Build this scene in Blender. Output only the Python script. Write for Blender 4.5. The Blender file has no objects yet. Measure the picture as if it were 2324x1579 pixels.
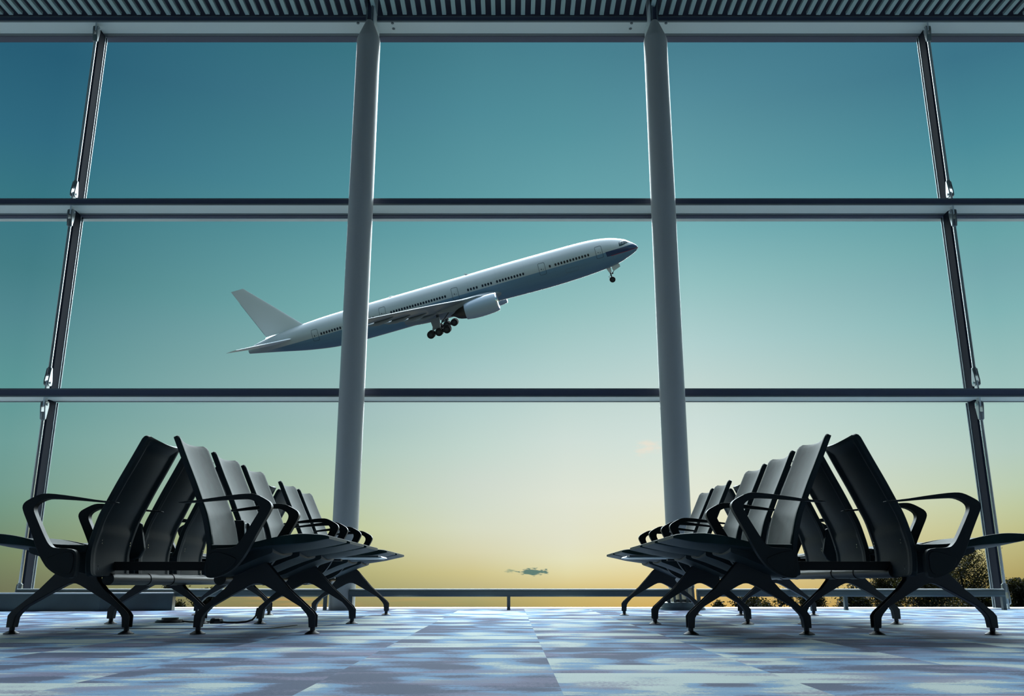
import bpy, bmesh, math, random
from mathutils import Vector, Matrix
random.seed(7)
S = bpy.context.scene
COL = S.collection
R = math.radians

# ------------------------------------------------------------------ camera
EYE = 0.235
FPX = 2000.0
PITCH = math.atan((1322.0 - 789.5) / FPX)
cd = bpy.data.cameras.new('camera')
cam = bpy.data.objects.new('camera', cd)
COL.objects.link(cam)
cd.sensor_fit = 'HORIZONTAL'
cd.sensor_width = 36.0
cd.lens = 36.0 * FPX / 2324.0
cd.clip_end = 3000
cam.location = (0, 0, EYE)
cam.rotation_euler = (math.pi / 2 + PITCH, 0, 0)
S.camera = cam
S.view_settings.view_transform = 'Standard'
S.view_settings.look = 'None'
S.view_settings.exposure = 0.0
S.view_settings.gamma = 1.0
S.view_settings.use_curve_mapping = False
try:
    S.cycles.use_denoising = True
    S.cycles.max_bounces = 8
    S.cycles.transparent_max_bounces = 24
    S.cycles.sample_clamp_indirect = 6.0
except Exception:
    pass

# ------------------------------------------------------------------ sky
def lin(h, a=1.0):
    h = h.lstrip('#')
    c = [int(h[i:i + 2], 16) / 255 for i in (0, 2, 4)]
    c = [x / 12.92 if x <= 0.04045 else ((x + 0.055) / 1.055) ** 2.4 for x in c]
    return (c[0], c[1], c[2], a)

def elev_at(px, py):
    a = (px - 1162.0) / FPX
    b = (789.5 - py) / FPX
    y = math.cos(PITCH) - b * math.sin(PITCH)
    z = math.sin(PITCH) + b * math.cos(PITCH)
    return math.degrees(math.atan2(z, math.hypot(a, y)))

SKY_COLUMNS = [  # azimuth in degrees, sampling column in the photograph, (row, colour)
    (-30.0, 30, [(100, '265b72'), (300, '2f687d'), (430, '36727f'), (530, '3d7681'), (600, '427a82'), (700, '4e838b'), (870, '5b9393'), (1000, '6b9a95'), (1100, '6f978c'), (1150, '6f9381'), (1195, '708c75'), (1260, '748463'), (1330, '6c7156'), (1380, '66684a')]),
    (-11.0, 700, [(100, '38717f'), (230, '427a8a'), (300, '45808d'), (430, '4e8b96'), (530, '5b959c'), (700, '74a9aa'), (850, '8fb4b2'), (920, '9ab8b7'), (970, '9dbbb6'), (1020, 'a6c1b7'), (1130, 'b4c6ac'), (1200, 'bcc598'), (1280, 'b2b07a'), (1340, '9a9766'), (1385, '928458')]),
    (-2.5, 1080, [(100, '437b89'), (250, '4c8794'), (430, '5a959e'), (530, '659fa6'), (700, '86b6b6'), (780, '95bcbb'), (830, 'a0c2c1'), (875, 'aac6c4'), (920, 'b0cac7'), (1020, 'bfd2c9'), (1095, 'cad4c9'), (1150, 'ced6c6'), (1200, 'd3d6bf'), (1250, 'd3cfac'), (1300, 'cbc08a'), (1345, 'b6ab7c'), (1360, 'a69f6b'), (1380, '98905f')]),
    (3.5, 1300, [(100, '457d8c'), (300, '538f9a'), (430, '619ca4'), (530, '6da6ab'), (700, '91bcbb'), (850, 'b0ccc9'), (1000, 'cbd9d2'), (1130, 'dbdfd0'), (1230, 'dddcc4'), (1270, 'dfdcb9'), (1300, 'ddd4a4'), (1325, 'd7c68d'), (1350, 'c6b06e'), (1385, 'bca563')]),
    (12.0, 1600, [(100, '467b8b'), (200, '508796'), (430, '669fa7'), (530, '77adb2'), (645, '92bebe'), (780, 'aecccb'), (880, 'c0d3ce'), (960, 'cadad5'), (1020, 'd2dfd6'), (1130, 'e0e2cf'), (1200, 'e5e0bc'), (1270, 'e6d8a6'), (1320, 'dfc687'), (1385, 'd2a656')]),
    (29.7, 2300, [(100, '3a7185'), (300, '488795'), (430, '58969e'), (530, '67a0a4'), (600, '71a4a9'), (700, '7eb0b1'), (850, '98bdb9'), (920, 'a1c2bc'), (1020, 'b0c7bc'), (1100, 'b8c8ae'), (1150, 'bbc49c'), (1200, 'bbbb88'), (1270, 'b2a870'), (1330, 'a59356'), (1385, '98834a')]),
]

def build_world():
    w = bpy.data.worlds.new('evening_sky')
    S.world = w
    w.use_nodes = True
    nt = w.node_tree
    nt.nodes.clear()
    N, L = nt.nodes.new, nt.links.new
    out = N('ShaderNodeOutputWorld')
    bg = N('ShaderNodeBackground')
    L(bg.outputs[0], out.inputs[0])
    tc = N('ShaderNodeTexCoord')
    sep = N('ShaderNodeSeparateXYZ')
    L(tc.outputs['Generated'], sep.inputs[0])
    def M(op, a, b=None, c=None, clamp=False):
        n = N('ShaderNodeMath'); n.operation = op; n.use_clamp = clamp
        for i, v in enumerate((a, b, c)):
            if v is None: continue
            if isinstance(v, (int, float)): n.inputs[i].default_value = v
            else: L(v, n.inputs[i])
        return n.outputs[0]
    el = M('MULTIPLY', M('ARCSINE', sep.outputs['Z']), 180 / math.pi)
    az = M('MULTIPLY', M('ARCTAN2', sep.outputs['X'], sep.outputs['Y']), 180 / math.pi)
    # photographed columns are slightly skewed in azimuth with height, compensate with plain azimuth
    pos = M('DIVIDE', M('ADD', el, 6.0), 48.0, clamp=True)
    cols = []
    for a, px, rows in SKY_COLUMNS:
        cr = N('ShaderNodeValToRGB')
        cr.color_ramp.interpolation = 'B_SPLINE' if False else 'LINEAR'
        st = sorted([((elev_at(px, r) + 6.0) / 48.0, c) for r, c in rows])
        e = cr.color_ramp.elements
        e[0].position = st[0][0]; e[0].color = lin(st[0][1])
        e[1].position = st[-1][0]; e[1].color = lin(st[-1][1])
        for p, c in st[1:-1]:
            k = e.new(p); k.color = lin(c)
        L(pos, cr.inputs[0])
        cols.append((a, cr.outputs[0]))
    cur = cols[0][1]
    for i in range(1, len(cols)):
        mr = N('ShaderNodeMapRange'); mr.interpolation_type = 'LINEAR'
        L(az, mr.inputs[0])
        mr.inputs[1].default_value = cols[i - 1][0]; mr.inputs[2].default_value = cols[i][0]
        mx = N('ShaderNodeMix'); mx.data_type = 'RGBA'
        L(mr.outputs[0], mx.inputs[0]); L(cur, mx.inputs[6]); L(cols[i][1], mx.inputs[7])
        cur = mx.outputs[2]
    # clouds -------------------------------------------------------
    cmb = N('ShaderNodeCombineXYZ')
    L(az, cmb.inputs[0]); L(M('MULTIPLY', el, 3.2), cmb.inputs[1])
    def noise(scale, detail, off=0.0):
        n = N('ShaderNodeTexNoise'); n.inputs['Scale'].default_value = scale
        n.inputs['Detail'].default_value = detail; n.noise_dimensions = '3D'
        mp = N('ShaderNodeMapping'); mp.inputs['Location'].default_value = (off, off, off)
        L(cmb.outputs[0], mp.inputs[0]); L(mp.outputs[0], n.inputs['Vector'])
        return n.outputs['Fac']
    def blob(a0, e0, ra, re, nz, lo, hi):
        d = M('SQRT', M('ADD', M('POWER', M('DIVIDE', M('SUBTRACT', az, a0), ra), 2.0), M('POWER', M('DIVIDE', M('SUBTRACT', el, e0), re), 2.0)))
        v = M('ADD', M('SUBTRACT', 1.0, d), M('MULTIPLY', M('SUBTRACT', nz, 0.5), 2.0))
        mr = N('ShaderNodeMapRange'); mr.interpolation_type = 'SMOOTHSTEP'
        L(v, mr.inputs[0]); mr.inputs[1].default_value = lo; mr.inputs[2].default_value = hi
        return mr.outputs[0]
    def over(base, col, fac, k):
        mx = N('ShaderNodeMix'); mx.data_type = 'RGBA'
        L(M('MULTIPLY', fac, k), mx.inputs[0]); L(base, mx.inputs[6]); mx.inputs[7].default_value = lin(col)
        return mx.outputs[2]
    n1 = noise(2.6, 5.0)
    cur = over(cur, '5f7c72', blob(1.35, 0.66, 1.35, 0.30, n1, 0.22, 0.62), 1.0)
    cur = over(cur, '879a80', blob(-0.1, 0.7, 0.5, 0.16, n1, 0.2, 0.8), 0.8)
    n2 = noise(1.1, 5.0, 7.0)
    cur = over(cur, 'e6dccb', blob(9.0, 8.3, 1.3, 0.75, n2, 0.2, 1.0), 0.8)
    cur = over(cur, 'e2e4d2', blob(14.5, 3.3, 2.4, 0.35, n2, 0.2, 1.0), 0.35)
    # faint orange streaks close to the horizon on the left
    st = N('ShaderNodeTexNoise'); st.inputs['Scale'].default_value = 1.0; st.inputs['Detail'].default_value = 3.0
    c2 = N('ShaderNodeCombineXYZ'); L(M('MULTIPLY', az, 0.18), c2.inputs[0]); L(M('MULTIPLY', el, 3.3), c2.inputs[1])
    L(c2.outputs[0], st.inputs['Vector'])
    mr = N('ShaderNodeMapRange'); mr.interpolation_type = 'SMOOTHSTEP'
    L(st.outputs['Fac'], mr.inputs[0]); mr.inputs[1].default_value = 0.5; mr.inputs[2].default_value = 0.7
    low = N('ShaderNodeMapRange'); low.interpolation_type = 'SMOOTHSTEP'
    L(el, low.inputs[0]); low.inputs[1].default_value = 0.0; low.inputs[2].default_value = -1.3
    lef = N('ShaderNodeMapRange'); lef.interpolation_type = 'SMOOTHSTEP'
    L(az, lef.inputs[0]); lef.inputs[1].default_value = 2.0; lef.inputs[2].default_value = -6.0
    cur = over(cur, 'd49c5c', M('MULTIPLY', M('MULTIPLY', mr.outputs[0], low.outputs[0]), lef.outputs[0]), 0.5)
    # upper sky out of view, brightness added to light the carpet and jet
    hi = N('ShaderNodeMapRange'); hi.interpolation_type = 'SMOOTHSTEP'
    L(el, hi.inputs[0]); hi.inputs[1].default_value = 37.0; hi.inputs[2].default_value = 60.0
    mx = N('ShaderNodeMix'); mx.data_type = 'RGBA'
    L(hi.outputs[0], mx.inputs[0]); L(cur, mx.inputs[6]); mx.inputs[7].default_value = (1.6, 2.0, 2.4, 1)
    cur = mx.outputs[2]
    # below the horizon: hazy dark ground far away
    dn = N('ShaderNodeMapRange'); dn.interpolation_type = 'SMOOTHSTEP'
    L(el, dn.inputs[0]); dn.inputs[1].default_value = -2.2; dn.inputs[2].default_value = -6.0
    mx = N('ShaderNodeMix'); mx.data_type = 'RGBA'
    L(dn.outputs[0], mx.inputs[0]); L(cur, mx.inputs[6]); mx.inputs[7].default_value = (0.07, 0.10, 0.15, 1)
    cur = mx.outputs[2]
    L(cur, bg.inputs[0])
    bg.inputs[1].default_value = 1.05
build_world()

# soft high daylight coming in over the window wall (sun lamp added to brighten the carpet)
ld = bpy.data.lights.new('daylight', 'SUN')
ld.energy = 9.0
ld.angle = R(60)
ld.color = (0.84, 0.96, 1.0)
lo = bpy.data.objects.new('daylight', ld)
COL.objects.link(lo)
lo.rotation_euler = (R(-52), 0, R(-6))     # shines from ahead (+Y) and above, into the hall

# ------------------------------------------------------------------ materials
MATS = {}
def principled(name, col, rough=0.5, metal=0.0, spec=0.5, coat=0.0, bump=None, var=None):
    """col: sRGB hex. bump=(scale, strength). var=(scale, amount) small value variation."""
    m = bpy.data.materials.new(name)
    m.use_nodes = True
    nt = m.node_tree
    b = nt.nodes['Principled BSDF']
    c = lin(col)
    b.inputs['Base Color'].default_value = c
    b.inputs['Roughness'].default_value = rough
    b.inputs['Metallic'].default_value = metal
    b.inputs['Specular IOR Level'].default_value = spec
    if coat:
        b.inputs['Coat Weight'].default_value = coat
        b.inputs['Coat Roughness'].default_value = 0.2
    tc = nt.nodes.new('ShaderNodeTexCoord')
    if var:
        n = nt.nodes.new('ShaderNodeTexNoise'); n.inputs['Scale'].default_value = var[0]; n.inputs['Detail'].default_value = 4
        nt.links.new(tc.outputs['Object'], n.inputs['Vector'])
        mr = nt.nodes.new('ShaderNodeMapRange')
        nt.links.new(n.outputs['Fac'], mr.inputs[0])
        mr.inputs[1].default_value = 0.3; mr.inputs[2].default_value = 0.7
        mr.inputs[3].default_value = 1 - var[1]; mr.inputs[4].default_value = 1 + var[1]
        mx = nt.nodes.new('ShaderNodeVectorMath'); mx.operation = 'SCALE'
        mx.inputs[0].default_value = c[:3]
        nt.links.new(mr.outputs[0], mx.inputs['Scale'])
        nt.links.new(mx.outputs[0], b.inputs['Base Color'])
    if bump:
        n = nt.nodes.new('ShaderNodeTexNoise'); n.inputs['Scale'].default_value = bump[0]; n.inputs['Detail'].default_value = 3
        nt.links.new(tc.outputs['Object'], n.inputs['Vector'])
        bp = nt.nodes.new('ShaderNodeBump'); bp.inputs['Strength'].default_value = bump[1]; bp.inputs['Distance'].default_value = 0.01
        nt.links.new(n.outputs['Fac'], bp.inputs['Height'])
        nt.links.new(bp.outputs[0], b.inputs['Normal'])
    MATS[name] = m
    return m

principled('pu_black', '182d2e', 0.62, spec=0.12, var=(11, 0.22), bump=(14, 0.08))
principled('pu_shell', '1e2a2f', 0.55, spec=0.3, bump=(30, 0.04))
principled('black_paint', '191e25', 0.5)
principled('arm_black', '171e22', 0.5, spec=0.28)
principled('tie_black', '08080c', 0.7)
principled('beam_steel', '15191c', 0.4, metal=0.5)
principled('polished', 'dfe3e6', 0.2, metal=1.0)
principled('brushed', '9fa5a8', 0.35, metal=1.0)
principled('white_edge', 'd8dde0', 0.3)
principled('column_paint', 'aaa8a5', 0.4, coat=0.0)
principled('alu_paint', 'cdd4d2', 0.4)
principled('alu_dark', '484c60', 0.5, metal=0.1)
principled('mullion_dark', '1b202b', 0.85, spec=0.08)
principled('alu_mid', '6a7378', 0.45, metal=0.4)
principled('slat_paint', '93a6a4', 0.5)
principled('plenum', '15161f', 0.9)
principled('gasket_light', 'cdd6dc', 0.3, metal=0.5)
principled('wall_paint', 'c4c6c8', 0.7)
principled('plastic_dark', '17191e', 0.4)
principled('label_white', 'd6dade', 0.4)
principled('stone', '4c5557', 0.28, metal=0.85, var=(4, 0.12))
principled('rail_steel', '4a5558', 0.35)
principled('tyre', '14151a', 0.7)
principled('hub_metal', '2e3338', 0.6)
principled('gear_metal', '3a4148', 0.5, metal=0.4)
principled('dark_glass', '10202e', 0.15)
principled('cockpit_glass', '2d4a50', 0.08)
principled('wing_grey', '7f878e', 0.45)
principled('nacelle_paint', 'a3b2c2', 0.32, coat=0.3)
principled('fin_grey', 'd9dee0', 0.42)
principled('exhaust', '4c4744', 0.4, metal=0.8)
principled('seam_line', '6c7882', 0.6)
principled('seam_dark', '34424f', 0.6)
principled('ground', '46473f', 0.95, var=(0.1, 0.3))
principled('bark', '241c14', 0.9)
principled('rubber', '0b0b0f', 0.8)
principled('sill_glint_white', 'e6ebef', 0.35)

def leaf_material():
    m = bpy.data.materials.new('leaves')
    m.use_nodes = True
    nt = m.node_tree
    b = nt.nodes['Principled BSDF']
    b.inputs['Roughness'].default_value = 0.6
    oi = nt.nodes.new('ShaderNodeTexCoord')
    n = nt.nodes.new('ShaderNodeTexNoise'); n.inputs['Scale'].default_value = 3.0
    nt.links.new(oi.outputs['Object'], n.inputs['Vector'])
    cr = nt.nodes.new('ShaderNodeValToRGB')
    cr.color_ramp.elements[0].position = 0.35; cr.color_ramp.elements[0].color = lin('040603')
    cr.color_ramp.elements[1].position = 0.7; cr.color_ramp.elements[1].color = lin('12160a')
    nt.links.new(n.outputs['Fac'], cr.inputs[0])
    nt.links.new(cr.outputs[0], b.inputs['Base Color'])
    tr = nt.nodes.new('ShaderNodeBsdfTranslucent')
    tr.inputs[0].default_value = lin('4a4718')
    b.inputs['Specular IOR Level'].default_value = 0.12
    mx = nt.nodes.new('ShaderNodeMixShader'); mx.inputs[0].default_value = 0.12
    out = nt.nodes['Material Output']
    nt.links.new(b.outputs[0], mx.inputs[1]); nt.links.new(tr.outputs[0], mx.inputs[2])
    nt.links.new(mx.outputs[0], out.inputs[0])
    MATS['leaves'] = m
leaf_material()

def glass_material():
    m = bpy.data.materials.new('clear_glass')
    m.use_nodes = True
    nt = m.node_tree
    nt.nodes.clear()
    out = nt.nodes.new('ShaderNodeOutputMaterial')
    t = nt.nodes.new('ShaderNodeBsdfTransparent'); t.inputs[0].default_value = (0.995, 1.0, 1.0, 1)
    g = nt.nodes.new('ShaderNodeBsdfGlossy'); g.inputs['Roughness'].default_value = 0.02
    g.inputs[0].default_value = (0.9, 1, 1, 1)
    fr = nt.nodes.new('ShaderNodeFresnel'); fr.inputs[0].default_value = 1.05
    mx = nt.nodes.new('ShaderNodeMixShader')
    nt.links.new(fr.outputs[0], mx.inputs[0])
    nt.links.new(t.outputs[0], mx.inputs[1]); nt.links.new(g.outputs[0], mx.inputs[2])
    nt.links.new(mx.outputs[0], out.inputs[0])
    MATS['glass'] = m
glass_material()

def carpet_material():
    m = bpy.data.materials.new('carpet_tiles')
    m.use_nodes = True
    nt = m.node_tree
    N, L = nt.nodes.new, nt.links.new
    b = nt.nodes['Principled BSDF']
    b.inputs['Roughness'].default_value = 0.85
    b.inputs['Specular IOR Level'].default_value = 0.25
    b.inputs['Sheen Weight'].default_value = 0.25
    tc = N('ShaderNodeTexCoord')
    sep = N('ShaderNodeSeparateXYZ'); L(tc.outputs['Object'], sep.inputs[0])
    def M(op, a, b_=None, c=None, clamp=False):
        n = N('ShaderNodeMath'); n.operation = op; n.use_clamp = clamp
        for i, v in enumerate((a, b_, c)):
            if v is None: continue
            if isinstance(v, (int, float)): n.inputs[i].default_value = v
            else: L(v, n.inputs[i])
        return n.outputs[0]
    TX, TY = 0.585, 0.49
    u = M('DIVIDE', M('SUBTRACT', sep.outputs['X'], 0.112), TX)
    v = M('DIVIDE', M('SUBTRACT', sep.outputs['Y'], 2.516), TY)
    iu = M('FLOOR', u); iv = M('FLOOR', v)
    def cell(a, b_, s=0.0):
        c = N('ShaderNodeCombineXYZ'); L(a, c.inputs[0]); L(b_, c.inputs[1]); c.inputs[2].default_value = s
        w = N('ShaderNodeTexWhiteNoise'); L(c.outputs[0], w.inputs['Vector'])
        return w
    w1 = cell(iu, iv, 0.3)
    # offset per tile, so the pattern breaks at every seam
    off = N('ShaderNodeVectorMath'); off.operation = 'SCALE'; off.inputs['Scale'].default_value = 40.0
    L(w1.outputs['Color'], off.inputs[0])
    def streaks(sx, sy, scale, detail, rough=0.5):
        c = N('ShaderNodeCombineXYZ')
        L(M('MULTIPLY', sep.outputs['X'], sx), c.inputs[0]); L(M('MULTIPLY', sep.outputs['Y'], sy), c.inputs[1])
        a = N('ShaderNodeVectorMath'); a.operation = 'ADD'; L(c.outputs[0], a.inputs[0]); L(off.outputs[0], a.inputs[1])
        n = N('ShaderNodeTexNoise'); n.inputs['Scale'].default_value = scale; n.inputs['Detail'].default_value = detail
        n.inputs['Roughness'].default_value = rough
        L(a.outputs[0], n.inputs['Vector'])
        return n.outputs['Fac']
    def plain(sx, sy, scale, detail):
        c = N('ShaderNodeCombineXYZ')
        L(M('MULTIPLY', sep.outputs['X'], sx), c.inputs[0]); L(M('MULTIPLY', sep.outputs['Y'], sy), c.inputs[1])
        n = N('ShaderNodeTexNoise'); n.inputs['Scale'].default_value = scale; n.inputs['Detail'].default_value = detail
        L(c.outputs[0], n.inputs['Vector'])
        return n.outputs['Fac']
    # blocks: rows a third of a tile deep, each row shifts the pattern
    row = M('FLOOR', M('MULTIPLY', v, 2.0))
    w2 = cell(iu, row, 4.1)
    def rows(fx, key):
        c = N('ShaderNodeCombineXYZ')
        L(M('MULTIPLY', sep.outputs['X'], fx), c.inputs[0]); L(M('MULTIPLY', key, 7.31), c.inputs[1]); L(M('MULTIPLY', sep.outputs['Y'], 0.9), c.inputs[2])
        a = N('ShaderNodeVectorMath'); a.operation = 'ADD'; L(c.outputs[0], a.inputs[0]); L(off.outputs[0], a.inputs[1])
        n = N('ShaderNodeTexNoise'); n.inputs['Scale'].default_value = 1.0; n.inputs['Detail'].default_value = 1.0
        L(a.outputs[0], n.inputs['Vector'])
        return n.outputs['Fac']
    big = M('ADD', M('MULTIPLY', rows(3.0, M('FLOOR', M('MULTIPLY', v, 2.0))), 0.68), M('MULTIPLY', streaks(1.6, 3.6, 2.0, 1.0), 0.32))
    grain = plain(90, 330, 1.0, 2.0)
    grain2 = plain(9, 60, 1.0, 3.0)
    val = M('ADD', M('MULTIPLY', M('SUBTRACT', big, 0.5), 3.1), M('MULTIPLY', M('SUBTRACT', w2.outputs['Value'], 0.5), 0.34))
    val = M('ADD', val, M('MULTIPLY', M('SUBTRACT', grain, 0.5), 0.5))
    val = M('ADD', val, M('MULTIPLY', M('SUBTRACT', grain2, 0.5), 0.42))
    val = M('ADD', val, 0.5)
    cr = N('ShaderNodeValToRGB')
    e = cr.color_ramp.elements
    stops = [(0.0, '263f6e'), (0.31, '2c4674'), (0.37, '6479a8'), (0.43, '6fa4d4'), (0.58, '7db3de'), (0.63, '9db5c8'), (0.67, 'd8e8e6'), (1.0, 'e2efec')]
    e[0].position = stops[0][0]; e[0].color = lin(stops[0][1])
    e[1].position = 1.0; e[1].color = lin(stops[-1][1])
    for p, c in stops[1:-1]:
        k = e.new(p); k.color = lin(c)
    L(val, cr.inputs[0])
    # mauve zones
    mz = streaks(1.3, 3.0, 1.7, 2.0)
    mf = N('ShaderNodeMapRange'); mf.interpolation_type = 'SMOOTHSTEP'
    L(M('ADD', mz, M('MULTIPLY', M('SUBTRACT', grain, 0.5), 0.5)), mf.inputs[0]); mf.inputs[1].default_value = 0.55; mf.inputs[2].default_value = 0.63
    mx = N('ShaderNodeMix'); mx.data_type = 'RGBA'
    L(M('MULTIPLY', mf.outputs[0], 0.8), mx.inputs[0]); L(cr.outputs[0], mx.inputs[6]); mx.inputs[7].default_value = lin('8584ab')
    # fibre speckle
    sp = plain(420, 900, 1.0, 1.0)
    sc = N('ShaderNodeMapRange'); L(sp, sc.inputs[0]); sc.inputs[1].default_value = 0.3; sc.inputs[2].default_value = 0.7
    sc.inputs[3].default_value = 0.82; sc.inputs[4].default_value = 1.12
    s2 = N('ShaderNodeVectorMath'); s2.operation = 'SCALE'; L(mx.outputs[2], s2.inputs[0]); L(sc.outputs[0], s2.inputs['Scale'])
    L(s2.outputs[0], b.inputs['Base Color'])
    bp = N('ShaderNodeBump'); bp.inputs['Strength'].default_value = 0.5; bp.inputs['Distance'].default_value = 0.004
    L(sp, bp.inputs['Height']); L(bp.outputs[0], b.inputs['Normal'])
    MATS['carpet'] = m
carpet_material()

def fuselage_material():
    """white upper body, pale blue belly, dark blue nose stripe with a thin red line: paint, by position on the body"""
    m = bpy.data.materials.new('fuselage_paint')
    m.use_nodes = True
    nt = m.node_tree
    N, L = nt.nodes.new, nt.links.new
    b = nt.nodes['Principled BSDF']
    b.inputs['Roughness'].default_value = 0.38
    b.inputs['Coat Weight'].default_value = 0.2
    tc = N('ShaderNodeTexCoord')
    sep = N('ShaderNodeSeparateXYZ'); L(tc.outputs['Object'], sep.inputs[0])
    x, z = sep.outputs['X'], sep.outputs['Z']
    def M(op, a, b_=None, clamp=False):
        n = N('ShaderNodeMath'); n.operation = op; n.use_clamp = clamp
        for i, v in enumerate((a, b_)):
            if v is None: continue
            if isinstance(v, (int, float)): n.inputs[i].default_value = v
            else: L(v, n.inputs[i])
        return n.outputs[0]
    def between(v, a, c):
        return M('MULTIPLY', M('GREATER_THAN', v, a), M('LESS_THAN', v, c))
    def mix(f, a, col):
        n = N('ShaderNodeMix'); n.data_type = 'RGBA'; L(f, n.inputs[0])
        if isinstance(a, str): n.inputs[6].default_value = lin(a)
        else: L(a, n.inputs[6])
        n.inputs[7].default_value = lin(col)
        return n.outputs[2]
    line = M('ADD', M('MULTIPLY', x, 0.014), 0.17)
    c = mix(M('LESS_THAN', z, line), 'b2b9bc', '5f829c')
    tl = N('ShaderNodeMapRange'); tl.interpolation_type = 'SMOOTHSTEP'; L(x, tl.inputs[0]); tl.inputs[1].default_value = -30.0; tl.inputs[2].default_value = -34.5
    c = mix(tl.outputs[0], c, 'a2abaf')
    zz = M('SUBTRACT', z, M('MULTIPLY', M('SUBTRACT', x, 30.0), 0.012))
    stripe = M('MULTIPLY', between(zz, -0.22, 0.66), M('GREATER_THAN', M('ADD', x, M('MULTIPLY', z, 0.12)), 30.15))
    c = mix(stripe, c, '12305a')
    red = M('MULTIPLY', between(zz, -0.27, -0.18), M('GREATER_THAN', x, 30.9))
    c = mix(red, c, '9a2438')
    # weathering: faint long streaks and panel joints
    n = N('ShaderNodeTexNoise'); n.inputs['Scale'].default_value = 1.0; n.inputs['Detail'].default_value = 4
    mp = N('ShaderNodeMapping'); mp.inputs['Scale'].default_value = (0.12, 1.2, 1.6)
    L(tc.outputs['Object'], mp.inputs[0]); L(mp.outputs[0], n.inputs['Vector'])
    mr = N('ShaderNodeMapRange'); L(n.outputs['Fac'], mr.inputs[0]); mr.inputs[1].default_value = 0.3; mr.inputs[2].default_value = 0.7
    mr.inputs[3].default_value = 0.93; mr.inputs[4].default_value = 1.04
    fr = M('FRACT', M('DIVIDE', x, 5.2))
    joint = M('SUBTRACT', 1.0, M('MULTIPLY', M('LESS_THAN', fr, 0.008), 0.12))
    sc = N('ShaderNodeVectorMath'); sc.operation = 'SCALE'; L(c, sc.inputs[0]); L(M('MULTIPLY', mr.outputs[0], joint), sc.inputs['Scale'])
    L(sc.outputs[0], b.inputs['Base Color'])
    MATS['fuselage'] = m
fuselage_material()

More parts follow.
